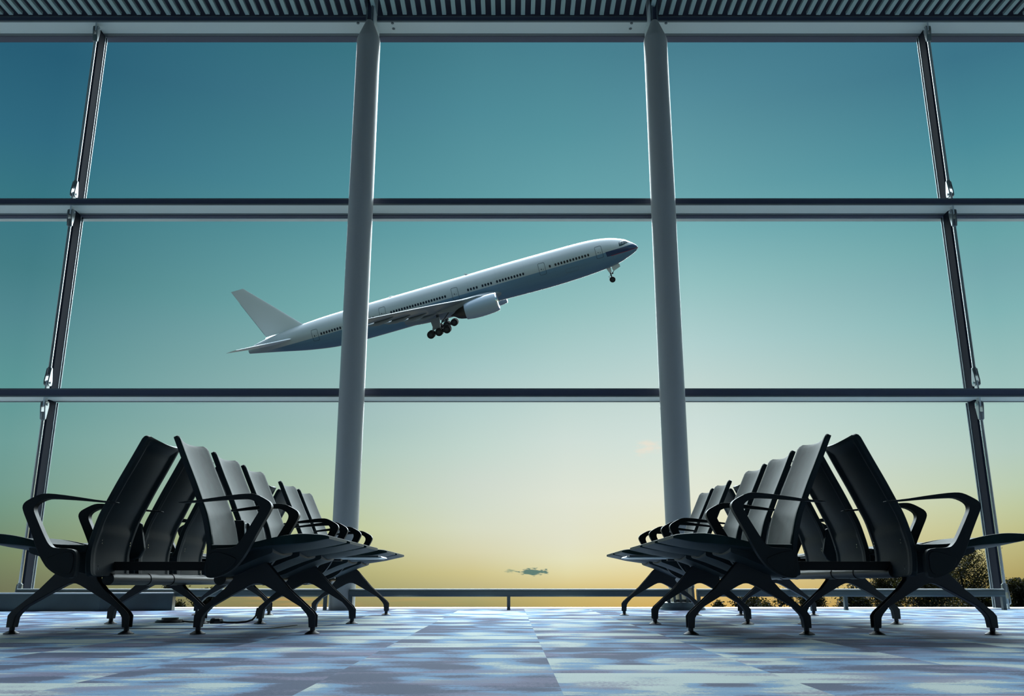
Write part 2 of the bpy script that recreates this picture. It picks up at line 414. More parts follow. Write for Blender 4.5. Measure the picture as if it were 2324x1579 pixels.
# ------------------------------------------------------------------ mesh helpers
class MB:
    def __init__(s):
        s.v = []; s.f = []; s.m = []
    def add(s, vs, fs, mi=0):
        o = len(s.v)
        s.v += [tuple(p) for p in vs]
        s.f += [tuple(i + o for i in f) for f in fs]
        s.m += [mi] * len(fs)
    def box(s, a, b, mi=0):
        x0, y0, z0 = a; x1, y1, z1 = b
        s.add([(x0, y0, z0), (x1, y0, z0), (x1, y1, z0), (x0, y1, z0), (x0, y0, z1), (x1, y0, z1), (x1, y1, z1), (x0, y1, z1)],
              [(0, 3, 2, 1), (4, 5, 6, 7), (0, 1, 5, 4), (1, 2, 6, 5), (2, 3, 7, 6), (3, 0, 4, 7)], mi)
    def prism(s, poly, v0, v1, axis='y', mi=0):
        """poly in the (a,b) plane extruded along axis: y -> (a,.,b)   x -> (.,a,b)   z -> (a,b,.)"""
        n = len(poly)
        def P(p, t):
            a, b = p
            return {'y': (a, t, b), 'x': (t, a, b), 'z': (a, b, t)}[axis]
        vs = [P(p, v0) for p in poly] + [P(p, v1) for p in poly]
        area = sum(poly[i][0] * poly[(i + 1) % n][1] - poly[(i + 1) % n][0] * poly[i][1] for i in range(n))
        flip = (area > 0) ^ (axis == 'y') ^ (v1 < v0)
        fs = [tuple(range(n)), tuple(range(2 * n - 1, n - 1, -1))] + [((i + 1) % n, i, i + n, (i + 1) % n + n) for i in range(n)]
        if flip: pass
        else: fs = [f[::-1] for f in fs]
        if axis in ('x', 'z', 'y'):
            fs = [f[::-1] for f in fs]
        s.add(vs, fs, mi)
    def tube(s, pts, r, n=16, mi=0, caps=True):
        pts = [Vector(p) for p in pts]
        rs = r if isinstance(r, (list, tuple)) else [r] * len(pts)
        rings = []
        up = None
        for i, p in enumerate(pts):
            d = (pts[min(i + 1, len(pts) - 1)] - pts[max(i - 1, 0)]).normalized()
            if up is None:
                up = Vector((0, 0, 1)) if abs(d.z) < 0.9 else Vector((1, 0, 0))
            a = d.cross(up).normalized(); b = a.cross(d).normalized(); up = b
            rings.append([p + (a * math.cos(2 * math.pi * k / n) + b * math.sin(2 * math.pi * k / n)) * rs[i] for k in range(n)])
        vs = [q for r_ in rings for q in r_]
        fs = []
        for i in range(len(pts) - 1):
            for k in range(n):
                fs.append((i * n + k, i * n + (k + 1) % n, (i + 1) * n + (k + 1) % n, (i + 1) * n + k))
        if caps:
            fs.append(tuple(range(n))[::-1]); fs.append(tuple((len(pts) - 1) * n + k for k in range(n)))
        s.add(vs, fs, mi)
    def lathe(s, prof, c=(0, 0, 0), axis='z', n=24, mi=0):
        """prof: (radius, height) pairs"""
        vs = []; fs = []
        for r_, h_ in prof:
            for k in range(n):
                a = 2 * math.pi * k / n
                x, y = r_ * math.cos(a), r_ * math.sin(a)
                p = {'z': (x, y, h_), 'x': (h_, x, y), 'y': (y, h_, x)}[axis]
                vs.append((p[0] + c[0], p[1] + c[1], p[2] + c[2]))
        for i in range(len(prof) - 1):
            for k in range(n):
                fs.append((i * n + k, i * n + (k + 1) % n, (i + 1) * n + (k + 1) % n, (i + 1) * n + k))
        fs.append(tuple(range(n))[::-1]); fs.append(tuple((len(prof) - 1) * n + k for k in range(n)))
        s.add(vs, fs, mi)
    def mesh(s, name, mats, smooth=True, fix=True):
        me = bpy.data.meshes.new(name)
        me.from_pydata(s.v, [], s.f)
        for m in (mats if isinstance(mats, (list, tuple)) else [mats]):
            me.materials.append(MATS[m])
        me.polygons.foreach_set('material_index', s.m)
        if fix:
            bm = bmesh.new(); bm.from_mesh(me)
            bmesh.ops.recalc_face_normals(bm, faces=bm.faces)
            bm.to_mesh(me); bm.free()
        me.polygons.foreach_set('use_smooth', [smooth] * len(me.polygons))
        if smooth:
            try: me.set_sharp_from_angle(angle=R(38))
            except Exception: pass
        me.update()
        return me
    def obj(s, name, mats, parent=None, loc=None, smooth=True, bevel=None, fix=True):
        o = bpy.data.objects.new(name, s.mesh(name, mats, smooth, fix))
        COL.objects.link(o)
        if parent: o.parent = parent
        if loc: o.location = loc
        if bevel:
            b = o.modifiers.new('bevel', 'BEVEL'); b.width = bevel; b.segments = 3; b.limit_method = 'ANGLE'; b.angle_limit = R(35)
            b.harden_normals = False
        return o

def tag(o, label=None, cat=None, group=None, kind=None):
    if label: o['label'] = label
    if cat: o['category'] = cat
    if group: o['group'] = group
    if kind: o['kind'] = kind
    return o

def empty(name, loc=(0, 0, 0)):
    o = bpy.data.objects.new(name, None)
    o.empty_display_size = 0.1
    COL.objects.link(o)
    o.location = loc
    return o

def copy_tree(o, parent=None):
    c = o.copy()
    COL.objects.link(c)
    c.parent = parent
    for ch in list(o.children):
        copy_tree(ch, c)
    return c

def chaikin(p, it=2):
    for _ in range(it):
        q = []
        for i in range(len(p)):
            a, b = p[i], p[(i + 1) % len(p)]
            q.append((a[0] * .75 + b[0] * .25, a[1] * .75 + b[1] * .25))
            q.append((a[0] * .25 + b[0] * .75, a[1] * .25 + b[1] * .75))
        p = q
    return p

def interp(tab, x):
    if x <= tab[0][0]: return tab[0][1]
    for (a, b), (c, d) in zip(tab, tab[1:]):
        if x <= c:
            t = (x - a) / (c - a)
            return b + (d - b) * t
    return tab[-1][1]

def cinterp(tab, x):
    """Catmull-Rom through the table, tab sorted by first value"""
    n = len(tab)
    if x <= tab[0][0]: return tab[0][1]
    if x >= tab[-1][0]: return tab[-1][1]
    for i in range(n - 1):
        if x <= tab[i + 1][0]: break
    x0, y0 = tab[i]; x1, y1 = tab[i + 1]
    def sl(j):
        if j <= 0: return (tab[1][1] - tab[0][1]) / (tab[1][0] - tab[0][0])
        if j >= n - 1: return (tab[-1][1] - tab[-2][1]) / (tab[-1][0] - tab[-2][0])
        return (tab[j + 1][1] - tab[j - 1][1]) / (tab[j + 1][0] - tab[j - 1][0])
    h = x1 - x0; t = (x - x0) / h
    m0, m1 = sl(i) * h, sl(i + 1) * h
    return (2 * t**3 - 3 * t**2 + 1) * y0 + (t**3 - 2 * t**2 + t) * m0 + (-2 * t**3 + 3 * t**2) * y1 + (t**3 - t**2) * m1

# ------------------------------------------------------------------ the hall
YF = 8.45          # front faces of the transoms
YG = 8.74          # glass
BAYS = [-7.70, -4.62, -1.54, 1.54, 4.62, 7.70]
XW = 10.6
m = MB(); m.box((-XW, -12, -0.05), (XW, 8.44, 0.0))
tag(m.obj('floor', 'carpet', smooth=False), 'patchwork carpet tiles in pale blue, navy, cream and mauve', 'carpet', kind='structure')
m = MB(); m.box((-XW, 8.44, -0.06), (XW, 8.95, 0.006))
tag(m.obj('trim_1', 'sill_glint_white', smooth=False), 'white sill strip along the foot of the glass wall', 'sill', kind='structure')

# ceiling: painted slats under a dark void
m = MB()
m.box((-XW, -12, 6.62), (XW, 8.4, 6.7), 1)
PW = 0.1083
for i in range(-97, 98):
    x = i * PW + 0.012
    m.box((x - 0.0225, -12, 6.272), (x + 0.0225, 8.425 + 0.008 * math.sin(i * 2.3), 6.305), 0)
for y in (8.0, 6.9, 5.6, 4.2, 2.8, 1.4, 0, -3, -6, -9):
    m.box((-XW, y, 6.36), (XW, y + 0.06, 6.44), 1)
tag(m.obj('ceiling', ['slat_paint', 'plenum'], smooth=False), 'slatted metal ceiling with dark gaps above the window head', 'ceiling', kind='structure')
m = MB(); m.box((-XW, -12.2, -0.05), (XW, -12, 6.7))
tag(m.obj('wall_back', 'wall_paint', smooth=False), 'back wall of the hall behind the camera', 'wall', kind='structure')
for sx, nm in ((-1, 'left'), (1, 'right')):
    m = MB(); m.box((sx * XW - 0.1, -12, -0.05), (sx * XW + 0.1, 8.9, 6.7))
    tag(m.obj('wall_' + nm, 'wall_paint', smooth=False), nm + ' end wall of the hall', 'wall', kind='structure')

# transoms -----------------------------------------------------------
def transom(name, z0, hgt, label, strip=0.022):
    """z0: level of the pale underside"""
    m = MB()
    z1 = z0 + hgt
    m.box((-XW, YF, z0 + 0.012), (XW, YF + 0.02, z1 - 0.014), 1)             # dark front face
    m.box((-XW, YF - 0.004, z1 - 0.014), (XW, YF + 0.02, z1), 2)             # top lip
    m.box((-XW, YF - 0.004, z0), (XW, YF + 0.02, z0 + 0.012), 2)             # bottom lip
    m.box((-XW, YF + 0.02, z0), (XW, YG - 0.065, z1), 0)                     # underside, its light from the glass put into the pale colour
    m.box((-XW, YG - 0.065, z0 - 0.004), (XW, YG - 0.03, z1), 2)
    m.box((-XW, YG - 0.03, z0 - (0.012 if strip > 0.01 else -0.012)), (XW, YG + 0.03, z1), 1)              # dark gasket
    m.box((-XW, YG + 0.03, z0 - (strip if strip > 0.01 else -0.024)), (XW, YG + (0.10 if strip > 0.01 else 0.04), z0 + 0.034), 3)        # outside cover strip
    o = m.obj(name, ['alu_paint', 'alu_dark', 'alu_mid', 'gasket_light'], smooth=False)
    return tag(o, label, 'transom', kind='structure')
ZT = [1.993, 4.023, 6.206]
transom('trim_2', ZT[0], 0.082, 'lower grey horizontal transom across the glass wall', 0.004)
transom('trim_3', ZT[1], 0.070, 'upper grey horizontal transom across the glass wall')
transom('trim_4', ZT[2], 0.065, 'pale window head beam under the slatted ceiling', 0.004)
m = MB(); m.box((-XW, YF + 0.02, ZT[2] + 0.066), (XW, YG + 0.2, 7.0))
tag(m.obj('wall_head', 'alu_dark', smooth=False), 'dark wall panel above the window head', 'wall', kind='structure')

# mullions (vertical glazing posts)
n_tr = 5
for i, x in enumerate(BAYS):
    m = MB()
    levels = [(0.0, ZT[0]), (ZT[0] + 0.082, ZT[1]), (ZT[1] + 0.07, ZT[2])]
    for z0, z1 in levels:
        m.box((x - 0.022, 8.60, z0), (x + 0.022, 8.72, z1), 0)
        m.box((x - 0.026, 8.728, z0), (x + 0.026, 8.734, z1), 2)
        m.box((x - 0.018, 8.745, z0), (x + 0.018, 8.765, z1), 0)
        m.box((x - 0.026, 8.770, z0), (x + 0.026, 8.776, z1), 2)
    o = m.obj('trim_%d' % n_tr, ['mullion_dark', 'alu_mid', 'gasket_light'], smooth=False)
    where = {-7.70: 'far left, beyond the frame', -4.62: 'at the left of the photo', -1.54: 'hidden behind the left round column',
             1.54: 'hidden behind the right round column', 4.62: 'at the right of the photo', 7.70: 'far right, beyond the frame'}[x]
    tag(o, 'dark vertical glazing mullion ' + where, 'mullion', kind='structure')
    n_tr += 1
# glass panes
nwin = 1
lv = [('lowest', 0.006, ZT[0] - 0.012), ('middle', ZT[0] + 0.082, ZT[1] - 0.012), ('top', ZT[1] + 0.07, ZT[2] + 0.012)]
edges = [-XW] + BAYS + [XW]
bayn = ['outermost left', 'second from left', 'left', 'centre', 'right', 'second from right', 'outermost right']
for bi in range(len(edges) - 1):
    x0, x1 = edges[bi] + 0.02, edges[bi + 1] - 0.02
    for ln, z0, z1 in lv:
        m = MB(); m.box((x0, YG - 0.0, z0), (x1, YG + 0.004, z1))
        tag(m.obj('window_%d' % nwin, 'glass', smooth=False), '%s clear glass pane in the %s bay of the window wall' % (ln, bayn[bi]), 'window', kind='structure')
        nwin += 1

# tie rods with fork ends, in front of the visible mullions ----------
def clevis(mb, x, y, ztip, zend, up=1):
    """fork: flares from the rod at zend to the pin at ztip"""
    s = 1 if ztip > zend else -1
    L_ = abs(ztip - zend)
    for sx in (-1, 1):
        poly = [(y - 0.010, zend), (y - 0.036, zend + s * L_ * 0.72), (y - 0.034, zend + s * L_ * 0.93), (y - 0.018, ztip), (y + 0.018, ztip), (y + 0.034, zend + s * L_ * 0.93), (y + 0.036, zend + s * L_ * 0.72), (y + 0.010, zend)]
        xa = x + sx * 0.020
        mb.prism(poly, xa - 0.006, xa + 0.006, 'x', 0)
    mb.tube([(x, y, zend - s * 0.01), (x, y, zend + s * L_ * 0.4)], [0.019, 0.025], 16, 0)
def tie_rod(x, z0, z1, label):
    yr = 8.50
    t = empty('tie_rod', (x, yr, z0))
    a, b = z0 + 0.05, z1 - 0.05
    m = MB(); m.tube([(0, 0, 0.20), (0, 0, z1 - z0 - 0.20)], 0.0155, 20)
    m.obj('rod', 'polished', t)
    for zt, ze, tabz in ((0.035, 0.215, 0.0), (z1 - z0 - 0.035, z1 - z0 - 0.215, z1 - z0)):
        m = MB(); clevis(m, 0, 0, zt, ze)
        f = m.obj('fork_end', 'brushed', t, bevel=0.002)
        s = 1 if zt > ze else -1
        zp = zt - s * 0.032
        m = MB(); m.tube([(-0.034, 0, zp), (0.034, 0, zp)], 0.012, 16)
        m.obj('pin', 'polished', f)
        m = MB(); m.prism([(-0.028, tabz), (-0.024, zp - s * 0.02), (0.024, zp - s * 0.02), (0.028, tabz)], -0.008, 0.008, 'x')
        m.obj('lug', 'alu_paint', t)
    return tag(t, label, 'tie rod', 'steel tie rods in front of the glazing posts')
rows = [('lowest', 0.006, ZT[0]), ('middle', ZT[0] + 0.082, ZT[1]), ('topmost', ZT[1] + 0.07, ZT[2])]
for x, side in ((-4.585, 'left'), (4.585, 'right')):
    for nm, z0, z1 in rows:
        tie_rod(x, z0, z1, 'slim polished %s tie rod with fork ends on the %s mullion' % (nm, side))

# round columns --------------------------------------------------------
def column(x, z0, label, foot):
    y = 8.30
    t = empty('round_column', (x, y, 0))
    prof = [(0.118, z0), (0.122, 2.0), (0.124, 4.0), (0.124, 5.86), (0.118, 5.885), (0.036, 6.10)]
    m = MB(); m.lathe(prof, n=64)
    m.obj('shaft', 'column_paint', t)
    m = MB()
    m.box((-0.035, -0.035, 6.10), (-0.020, 0.035, 6.9), 0); m.box((0.020, -0.035, 6.10), (0.035, 0.035, 6.9), 0)
    m.box((-0.020, -0.012, 6.10), (0.020, 0.012, 6.9), 1)
    m.obj('head_post', ['alu_mid', 'alu_dark'], t, smooth=False)
    sx = 1 if x < 0 else -1
    m = MB()
    m.prism([(0.06, 5.80), (0.34, 5.88), (0.34, 6.80), (-0.02, 6.80), (-0.02, 6.12)], sx * 0.047 - 0.006, sx * 0.047 + 0.006, 'x')
    m.obj('fin_plate', 'alu_paint', t, smooth=False)
    for dx, dy in ((-0.11, 0.18), (sx * 0.22, 0.18), (sx * 0.22, 0.28)):
        m = MB(); m.lathe([(0.016, 0), (0.016, 0.006), (0.009, 0.008)], (dx if abs(dx) > .12 else -sx * 0.16, dy, 6.198), n=16)
        m.obj('bolt', 'alu_mid', t)
    if foot:
        m = MB(); m.lathe([(0.205, 0.0), (0.205, 0.018), (0.20, 0.020), (0.20, 0.062), (0.192, 0.066)], n=64)
        m.obj('base_plate', ['stone'], t)
        for px in (-0.085, -0.03, 0.03, 0.085):
            m = MB(); m.prism([(-0.11, 0.066), (0.11, 0.066), (0.085, z0 + 0.02), (-0.085, z0 + 0.02)], px - 0.011, px + 0.011, 'x')
            m.obj('foot_fin', 'brushed', t, smooth=False)
        m = MB(); m.box((-0.1, -0.02, 0.066), (0.1, 0.02, 0.09)); m.obj('foot_block', 'white_edge', t, smooth=False)
    return tag(t, label, 'column', kind=None)
column(-1.54, 0.0, 'left of the two round grey columns, rising straight from the carpet', False)
column(1.54, 0.19, 'right of the two round grey columns, standing on a round base plate', True)

# guard rails at the foot of the glass -------------------------------
def guard_rail(x0, x1, posts, label, group='low guard rails in front of the glass'):
    y = 8.22
    t = empty('guard_rail', ((x0 + x1) / 2, y, 0))
    cx = (x0 + x1) / 2
    m = MB()
    zt = 0.176
    prof = [(-0.022, zt - 0.062), (-0.028, zt - 0.048), (-0.028, zt - 0.012), (-0.018, zt), (0.018, zt), (0.028, zt - 0.012), (0.028, zt - 0.048), (0.022, zt - 0.062)]
    m.prism(prof, x0 - cx, x1 - cx, 'x')
    m.obj('top_rail', 'rail_steel', t, smooth=False, bevel=0.003)
    m = MB(); m.tube([(x0 - cx, 0, zt - 0.001), (x1 - cx, 0, zt - 0.001)], 0.0085, 14)
    m.obj('top_glint', 'sill_glint_white', t)  # sky glint along the rail top, built as a white bead
    for p in posts:
        m = MB(); m.box((p - cx - 0.015, -0.02, 0.0), (p - cx + 0.015, 0.02, zt - 0.05))
        m.obj('post', 'rail_steel', t, smooth=False, bevel=0.002)
    return tag(t, label, 'guard rail', group)
guard_rail(-1.46, 1.42, (-1.445, -0.03, 1.405), 'low steel guard rail with one middle post, between the two round columns')
guard_rail(1.66, 4.42, (1.675, 2.99, 4.405), 'low steel guard rail right of the right round column, in front of the trees')
guard_rail(-4.45, -1.66, (-4.435, -3.05, -1.675), 'low steel guard rail left of the left round column, behind the left benches')
guard_rail(4.68, 7.5, (4.695, 6.1, 7.485), 'low steel guard rail cut off at the right edge of the photo')
guard_rail(-7.5, -4.75, (-7.485, -6.1, -4.765), 'low steel guard rail at the left edge of the photo, behind the grey plinth')

# stainless plinth at the left ---------------------------------------
m = MB()
poly = [(-7.0, 7.70), (-4.2, 7.87), (-3.56, 7.92), (-3.0, 8.10), (-3.0, 8.17), (-7.0, 8.17)]
m.prism(poly, 0.0, 0.142, 'z')
m.prism([(p[0], p[1] - 0.006 if p[1] < 8.15 else p[1]) for p in poly], 0.142, 0.149, 'z', 1)
m.tube([(p[0], p[1] + (0.004 if p[1] < 8.15 else -0.004), 0.148) for p in poly[:4]], 0.006, 12, 2)  # highlight on the plinth's top edge, put in as a thin white line
tag(m.obj('low_plinth', ['stone', 'polished', 'sill_glint_white'], smooth=False), 'low grey steel-clad plinth at the left, on the carpet below the window', 'plinth')

# ------------------------------------------------------------------ benches
ARM = [(-0.300, 0.592), (-0.224, 0.598), (-0.127, 0.613), (-0.031, 0.626), (0.026, 0.630), (0.055, 0.625), (0.093, 0.606), (0.118, 0.590), (0.126, 0.570), (0.118, 0.547), (0.096, 0.506), (0.067, 0.450),
       (0.046, 0.405), (0.017, 0.350), (-0.003, 0.322), (-0.021, 0.300), (-0.055, 0.276), (-0.095, 0.259), (-0.135, 0.254), (-0.152, 0.268), (-0.152, 0.345), (-0.142, 0.372), (-0.120, 0.383),
       (-0.045, 0.386), (-0.026, 0.394), (-0.003, 0.420), (0.060, 0.530), (0.072, 0.556), (0.070, 0.575), (0.055, 0.590), (0.023, 0.604), (-0.008, 0.606), (-0.129, 0.599), (-0.224, 0.590), (-0.300, 0.586)]
PANEL = [(-0.138, 0.275), (-0.100, 0.268), (-0.055, 0.285), (-0.030, 0.306), (-0.015, 0.330), (-0.020, 0.345), (-0.105, 0.372), (-0.132, 0.366), (-0.140, 0.345)]
LEG_OUT = [(0.030, 0.336), (0.052, 0.318), (0.075, 0.292), (0.155, 0.206), (0.276, 0.102), (0.289, 0.084), (0.289, 0.030), (0.258, 0.030), (0.253, 0.075), (0.243, 0.092), (0.213, 0.124), (0.120, 0.178), (0.040, 0.222),
           (0.018, 0.231), (0.0, 0.233), (-0.018, 0.231), (-0.040, 0.222), (-0.120, 0.178), (-0.213, 0.124), (-0.243, 0.092), (-0.253, 0.075), (-0.258, 0.030), (-0.289, 0.030), (-0.289, 0.084), (-0.276, 0.102),
           (-0.155, 0.206), (-0.118, 0.250), (-0.112, 0.275), (-0.145, 0.30), (-0.10, 0.335)]
LEG_IN = [(0.018, 0.326), (0.036, 0.308), (0.060, 0.280), (0.142, 0.192), (0.262, 0.088), (0.276, 0.074), (0.276, 0.030), (0.258, 0.030), (0.253, 0.075), (0.243, 0.092), (0.213, 0.124), (0.120, 0.178), (0.040, 0.222),
          (0.018, 0.231), (0.0, 0.233), (-0.018, 0.231), (-0.040, 0.222), (-0.120, 0.178), (-0.213, 0.124), (-0.243, 0.092), (-0.253, 0.075), (-0.258, 0.030), (-0.276, 0.030), (-0.276, 0.074), (-0.262, 0.088),
          (-0.142, 0.192), (-0.10, 0.24), (-0.10, 0.275), (-0.13, 0.295), (-0.09, 0.320)]
# back panel, front surface near edge (u, z) from bottom to top
BACK = [(0.0, -0.158, 0.262), (0.10, -0.150, 0.325), (0.19, -0.149, 0.385), (0.29, -0.160, 0.447), (0.43, -0.185, 0.540), (0.54, -0.215, 0.610), (0.67, -0.252, 0.694), (0.82, -0.300, 0.795), (1.0, -0.358, 0.920)]
BU = [(a, b) for a, b, c in BACK]; BZ = [(a, c) for a, b, c in BACK]
SW = 0.232      # half width of a seat
BW = 0.209      # half width of a backrest

def back_mesh():
    m = MB()
    NS, NT = 30, 20
    rear_off = lambda s, t: 0.030 if False else 0
    def width(s):
        w = BW
        if s > 0.972: w -= 0.022 * (1 - math.sqrt(max(0.0, 1 - ((s - 0.972) / 0.028) ** 2)))
        if s < 0.03: w -= 0.03 * (1 - math.sqrt(max(0.0, 1 - ((0.03 - s) / 0.03) ** 2)))
        return w
    def nrm(s):
        e = 0.01
        du = cinterp(BU, s + e) - cinterp(BU, s - e); dz = cinterp(BZ, s + e) - cinterp(BZ, s - e)
        l = math.hypot(du, dz) or 1
        return dz / l, -du / l     # forward-pointing normal
    F, Bk = [], []
    ss = [i / NS for i in range(NS + 1)]
    ss = sorted(set(ss + [0.008, 0.018, 0.985, 0.993]))
    ts = sorted(set([-1 + 2 * j / NT for j in range(NT + 1)] + [-0.97, 0.97, -0.86, 0.86, -0.82, 0.82, -0.72, 0.72]))
    for s in ss:
        nu, nz = nrm(s) if 0.0 < s < 1.0 else nrm(0.99 if s >= 1 else 0.01)
        w = width(s)
        rf, rb = [], []
        for t in ts:
            u0, z0 = cinterp(BU, s), cinterp(BZ, s)
            sag = -0.007 * (1 - t * t) * max(0.0, (s - 0.6) / 0.4)
            dish = -0.024 * (1 - t * t) * (0.35 + 0.65 * min(1, s * 1.6))      # centre set back
            edge = max(0.0, abs(t) - 0.93) / 0.07
            rnd = -0.010 * edge ** 2
            if s > 0.97: rnd -= 0.010 * ((s - 0.97) / 0.03) ** 2
            d = dish + rnd
            # thickness: deep rolled rim at the sides and top, thin in the recessed middle
            rim = 1.0 if abs(t) > 0.86 else max(0.0, (abs(t) - 0.72) / 0.14)
            rim = max(rim, min(1, max(0, (s - 0.94) / 0.04)))
            low = min(1.0, max(0.0, (0.36 - s) / 0.02))
            th = 0.012 + 0.017 * max(rim, low * 0.5)
            th -= 0.009 * edge ** 2
            if s > 0.97: th -= 0.008 * ((s - 0.97) / 0.03) ** 2
            rf.append((u0 + nu * d, t * w, z0 + nz * d + sag))
            rb.append((u0 + nu * (d - th), t * w, z0 + nz * (d - th) + sag))
        F.append(rf); Bk.append(rb)
    n, k = len(ss), len(ts)
    vs = [p for r_ in F for p in r_] + [p for r_ in Bk for p in r_]
    fs = []; mi = []
    I = lambda a, i, j: a * n * k + i * k + j
    for i in range(n - 1):
        for j in range(k - 1):
            fs.append((I(0, i, j), I(0, i, j + 1), I(0, i + 1, j + 1), I(0, i + 1, j)))
            fs.append((I(1, i, j), I(1, i + 1, j), I(1, i + 1, j + 1), I(1, i, j + 1)))
    nf = len(fs)
    for i in range(n - 1):
        fs.append((I(0, i, 0), I(0, i + 1, 0), I(1, i + 1, 0), I(1, i, 0)))
        fs.append((I(0, i, k - 1), I(1, i, k - 1), I(1, i + 1, k - 1), I(0, i + 1, k - 1)))
    for j in range(k - 1):
        fs.append((I(0, 0, j), I(1, 0, j), I(1, 0, j + 1), I(0, 0, j + 1)))
        fs.append((I(0, n - 1, j), I(0, n - 1, j + 1), I(1, n - 1, j + 1), I(1, n - 1, j)))
    m.add(vs, fs)
    for q in range(len(fs)):
        if q >= nf or q % 2 == 1: m.m[q] = 1
    return m

SEAT_T = [(-0.150, 0.404), (-0.05, 0.406), (0.0, 0.410), (0.055, 0.420), (0.13, 0.438), (0.193, 0.449), (0.25, 0.454), (0.32, 0.452), (0.372, 0.447), (0.382, 0.443)]
SEAT_B = [(-0.150, 0.378), (-0.05, 0.380), (0.05, 0.388), (0.126, 0.398), (0.20, 0.404), (0.285, 0.411), (0.34, 0.420), (0.382, 0.429)]
def seat_mesh():
    m = MB()
    us = [-0.150 + 0.532 * i / 30 for i in range(31)] + [0.3785]
    us = sorted(us)
    ts = sorted(set([-1 + 2 * j / 20 for j in range(21)] + [-0.97, 0.97, -0.93, 0.93]))
    T, B = [], []
    for u in us:
        rt, rb = [], []
        fr = max(0.0, (u - 0.355) / 0.027)
        w = SW - 0.010 * fr ** 2
        for t in ts:
            scoop = -0.026 * (1 - t * t) * math.sin(math.pi * min(1, max(0, (u + 0.15) / 0.50)) ** 0.8)
            edge = max(0.0, abs(t) - 0.93) / 0.07
            zt = cinterp(SEAT_T, u) + scoop - 0.003 * edge ** 2
            zb = cinterp(SEAT_B, u) + scoop * 0.8 - 0.006 * (1 - t * t) * min(1, max(0, (0.36 - u) / 0.1)) + 0.002 * edge ** 2
            rt.append((u, t * w, zt)); rb.append((u, t * w, zb))
        T.append(rt); B.append(rb)
    n, k = len(us), len(ts)
    I = lambda a, i, j: a * n * k + i * k + j
    vs = [p for r_ in T for p in r_] + [p for r_ in B for p in r_]
    fs = []
    for i in range(n - 1):
        for j in range(k - 1):
            fs.append((I(0, i, j), I(0, i + 1, j), I(0, i + 1, j + 1), I(0, i, j + 1)))
            fs.append((I(1, i, j), I(1, i, j + 1), I(1, i + 1, j + 1), I(1, i + 1, j)))
    for i in range(n - 1):
        fs.append((I(0, i, 0), I(1, i, 0), I(1, i + 1, 0), I(0, i + 1, 0)))
        fs.append((I(0, i, k - 1), I(0, i + 1, k - 1), I(1, i + 1, k - 1), I(1, i, k - 1)))
    for j in range(k - 1):
        fs.append((I(0, 0, j), I(0, 0, j + 1), I(1, 0, j + 1), I(1, 0, j)))
        fs.append((I(0, n - 1, j), I(1, n - 1, j), I(1, n - 1, j + 1), I(0, n - 1, j + 1)))
    m.add(vs, fs)
    q = (n - 1) * (k - 1) * 2
    for i in range(1, q, 2): m.m[i] = 1
    return m

def cradle_mesh():
    """moulded tray under a seat: scalloped front lip, sloping down and back to the beam"""
    m = MB()
    W = 0.195
    ts = [-1 + 2 * j / 24 for j in range(25)]
    secs = [(0.118, 0.372, 0.0), (0.112, 0.366, 0.0), (0.05, 0.345, 0.0), (-0.03, 0.312, 0.0), (-0.09, 0.285, 0.0), (-0.15, 0.270, 0.0)]
    tops = [0.400, 0.400, 0.392, 0.386, 0.384, 0.380]
    vs, fs = [], []
    k = len(ts)
    for (u, zb, _), zt in zip(secs, tops):
        for t in ts:
            dip = 0.031 * math.cos(t * math.pi / 2) ** 0.9 if abs(t) < 1 else 0
            w = W * (1 - 0.25 * max(0, (0.118 - u) / 0.27))
            vs.append((u, t * w, zt - dip))
        for t in ts:
            w = W * (1 - 0.25 * max(0, (0.118 - u) / 0.27))
            bel = 0.010 * (1 - t * t)
            vs.append((u, t * w * 0.97, zb - bel))
    I = lambda i, a, j: i * 2 * k + a * k + j
    for i in range(len(secs) - 1):
        for j in range(k - 1):
            fs.append((I(i, 0, j), I(i, 0, j + 1), I(i + 1, 0, j + 1), I(i + 1, 0, j)))
            fs.append((I(i, 1, j), I(i + 1, 1, j), I(i + 1, 1, j + 1), I(i, 1, j + 1)))
        fs.append((I(i, 0, 0), I(i + 1, 0, 0), I(i + 1, 1, 0), I(i, 1, 0)))
        fs.append((I(i, 0, k - 1), I(i, 1, k - 1), I(i + 1, 1, k - 1), I(i + 1, 0, k - 1)))
    for i in (0, len(secs) - 1):
        for j in range(k - 1):
            fs.append((I(i, 0, j), I(i, 1, j), I(i, 1, j + 1), I(i, 0, j + 1)))
    m.add(vs, fs)
    return m

PITCHV = 0.535
MESH = {}
def mesh_of(key, builder, mats, smooth=True):
    if key not in MESH:
        MESH[key] = builder().mesh(key, mats, smooth)
    return MESH[key]
def link(name, me, parent, loc=(0, 0, 0), bevel=None):
    o = bpy.data.objects.new(name, me); COL.objects.link(o); o.parent = parent; o.location = loc
    if bevel:
        b = o.modifiers.new('bevel', 'BEVEL'); b.width = bevel; b.segments = 3; b.limit_method = 'ANGLE'; b.angle_limit = R(40)
    return o

def arm_builder():
    m = MB(); m.prism(chaikin(ARM, 1), -0.019, 0.019, 'y'); return m
def panel_builder():
    m = MB(); m.prism(chaikin(PANEL, 2), -0.003, 0.003, 'y'); return m
def leg_builder():
    m = MB()
    m.prism(LEG_OUT, -0.026, -0.020, 'y'); m.prism(LEG_OUT, 0.020, 0.026, 'y'); m.prism(LEG_IN, -0.0205, 0.0205, 'y')
    return m
def foot_builder():
    m = MB(); m.lathe([(0.036, 0.0), (0.036, 0.003), (0.018, 0.013), (0.012, 0.016), (0.012, 0.034), (0.018, 0.0345)], n=28); return m
def screw_builder():
    m = MB()
    for dz in (0, 0.013):
        m.lathe([(0.0035, 0.0), (0.0035, 0.002), (0.002, 0.003)], (0, 0, dz), axis='x', n=10)
    return m

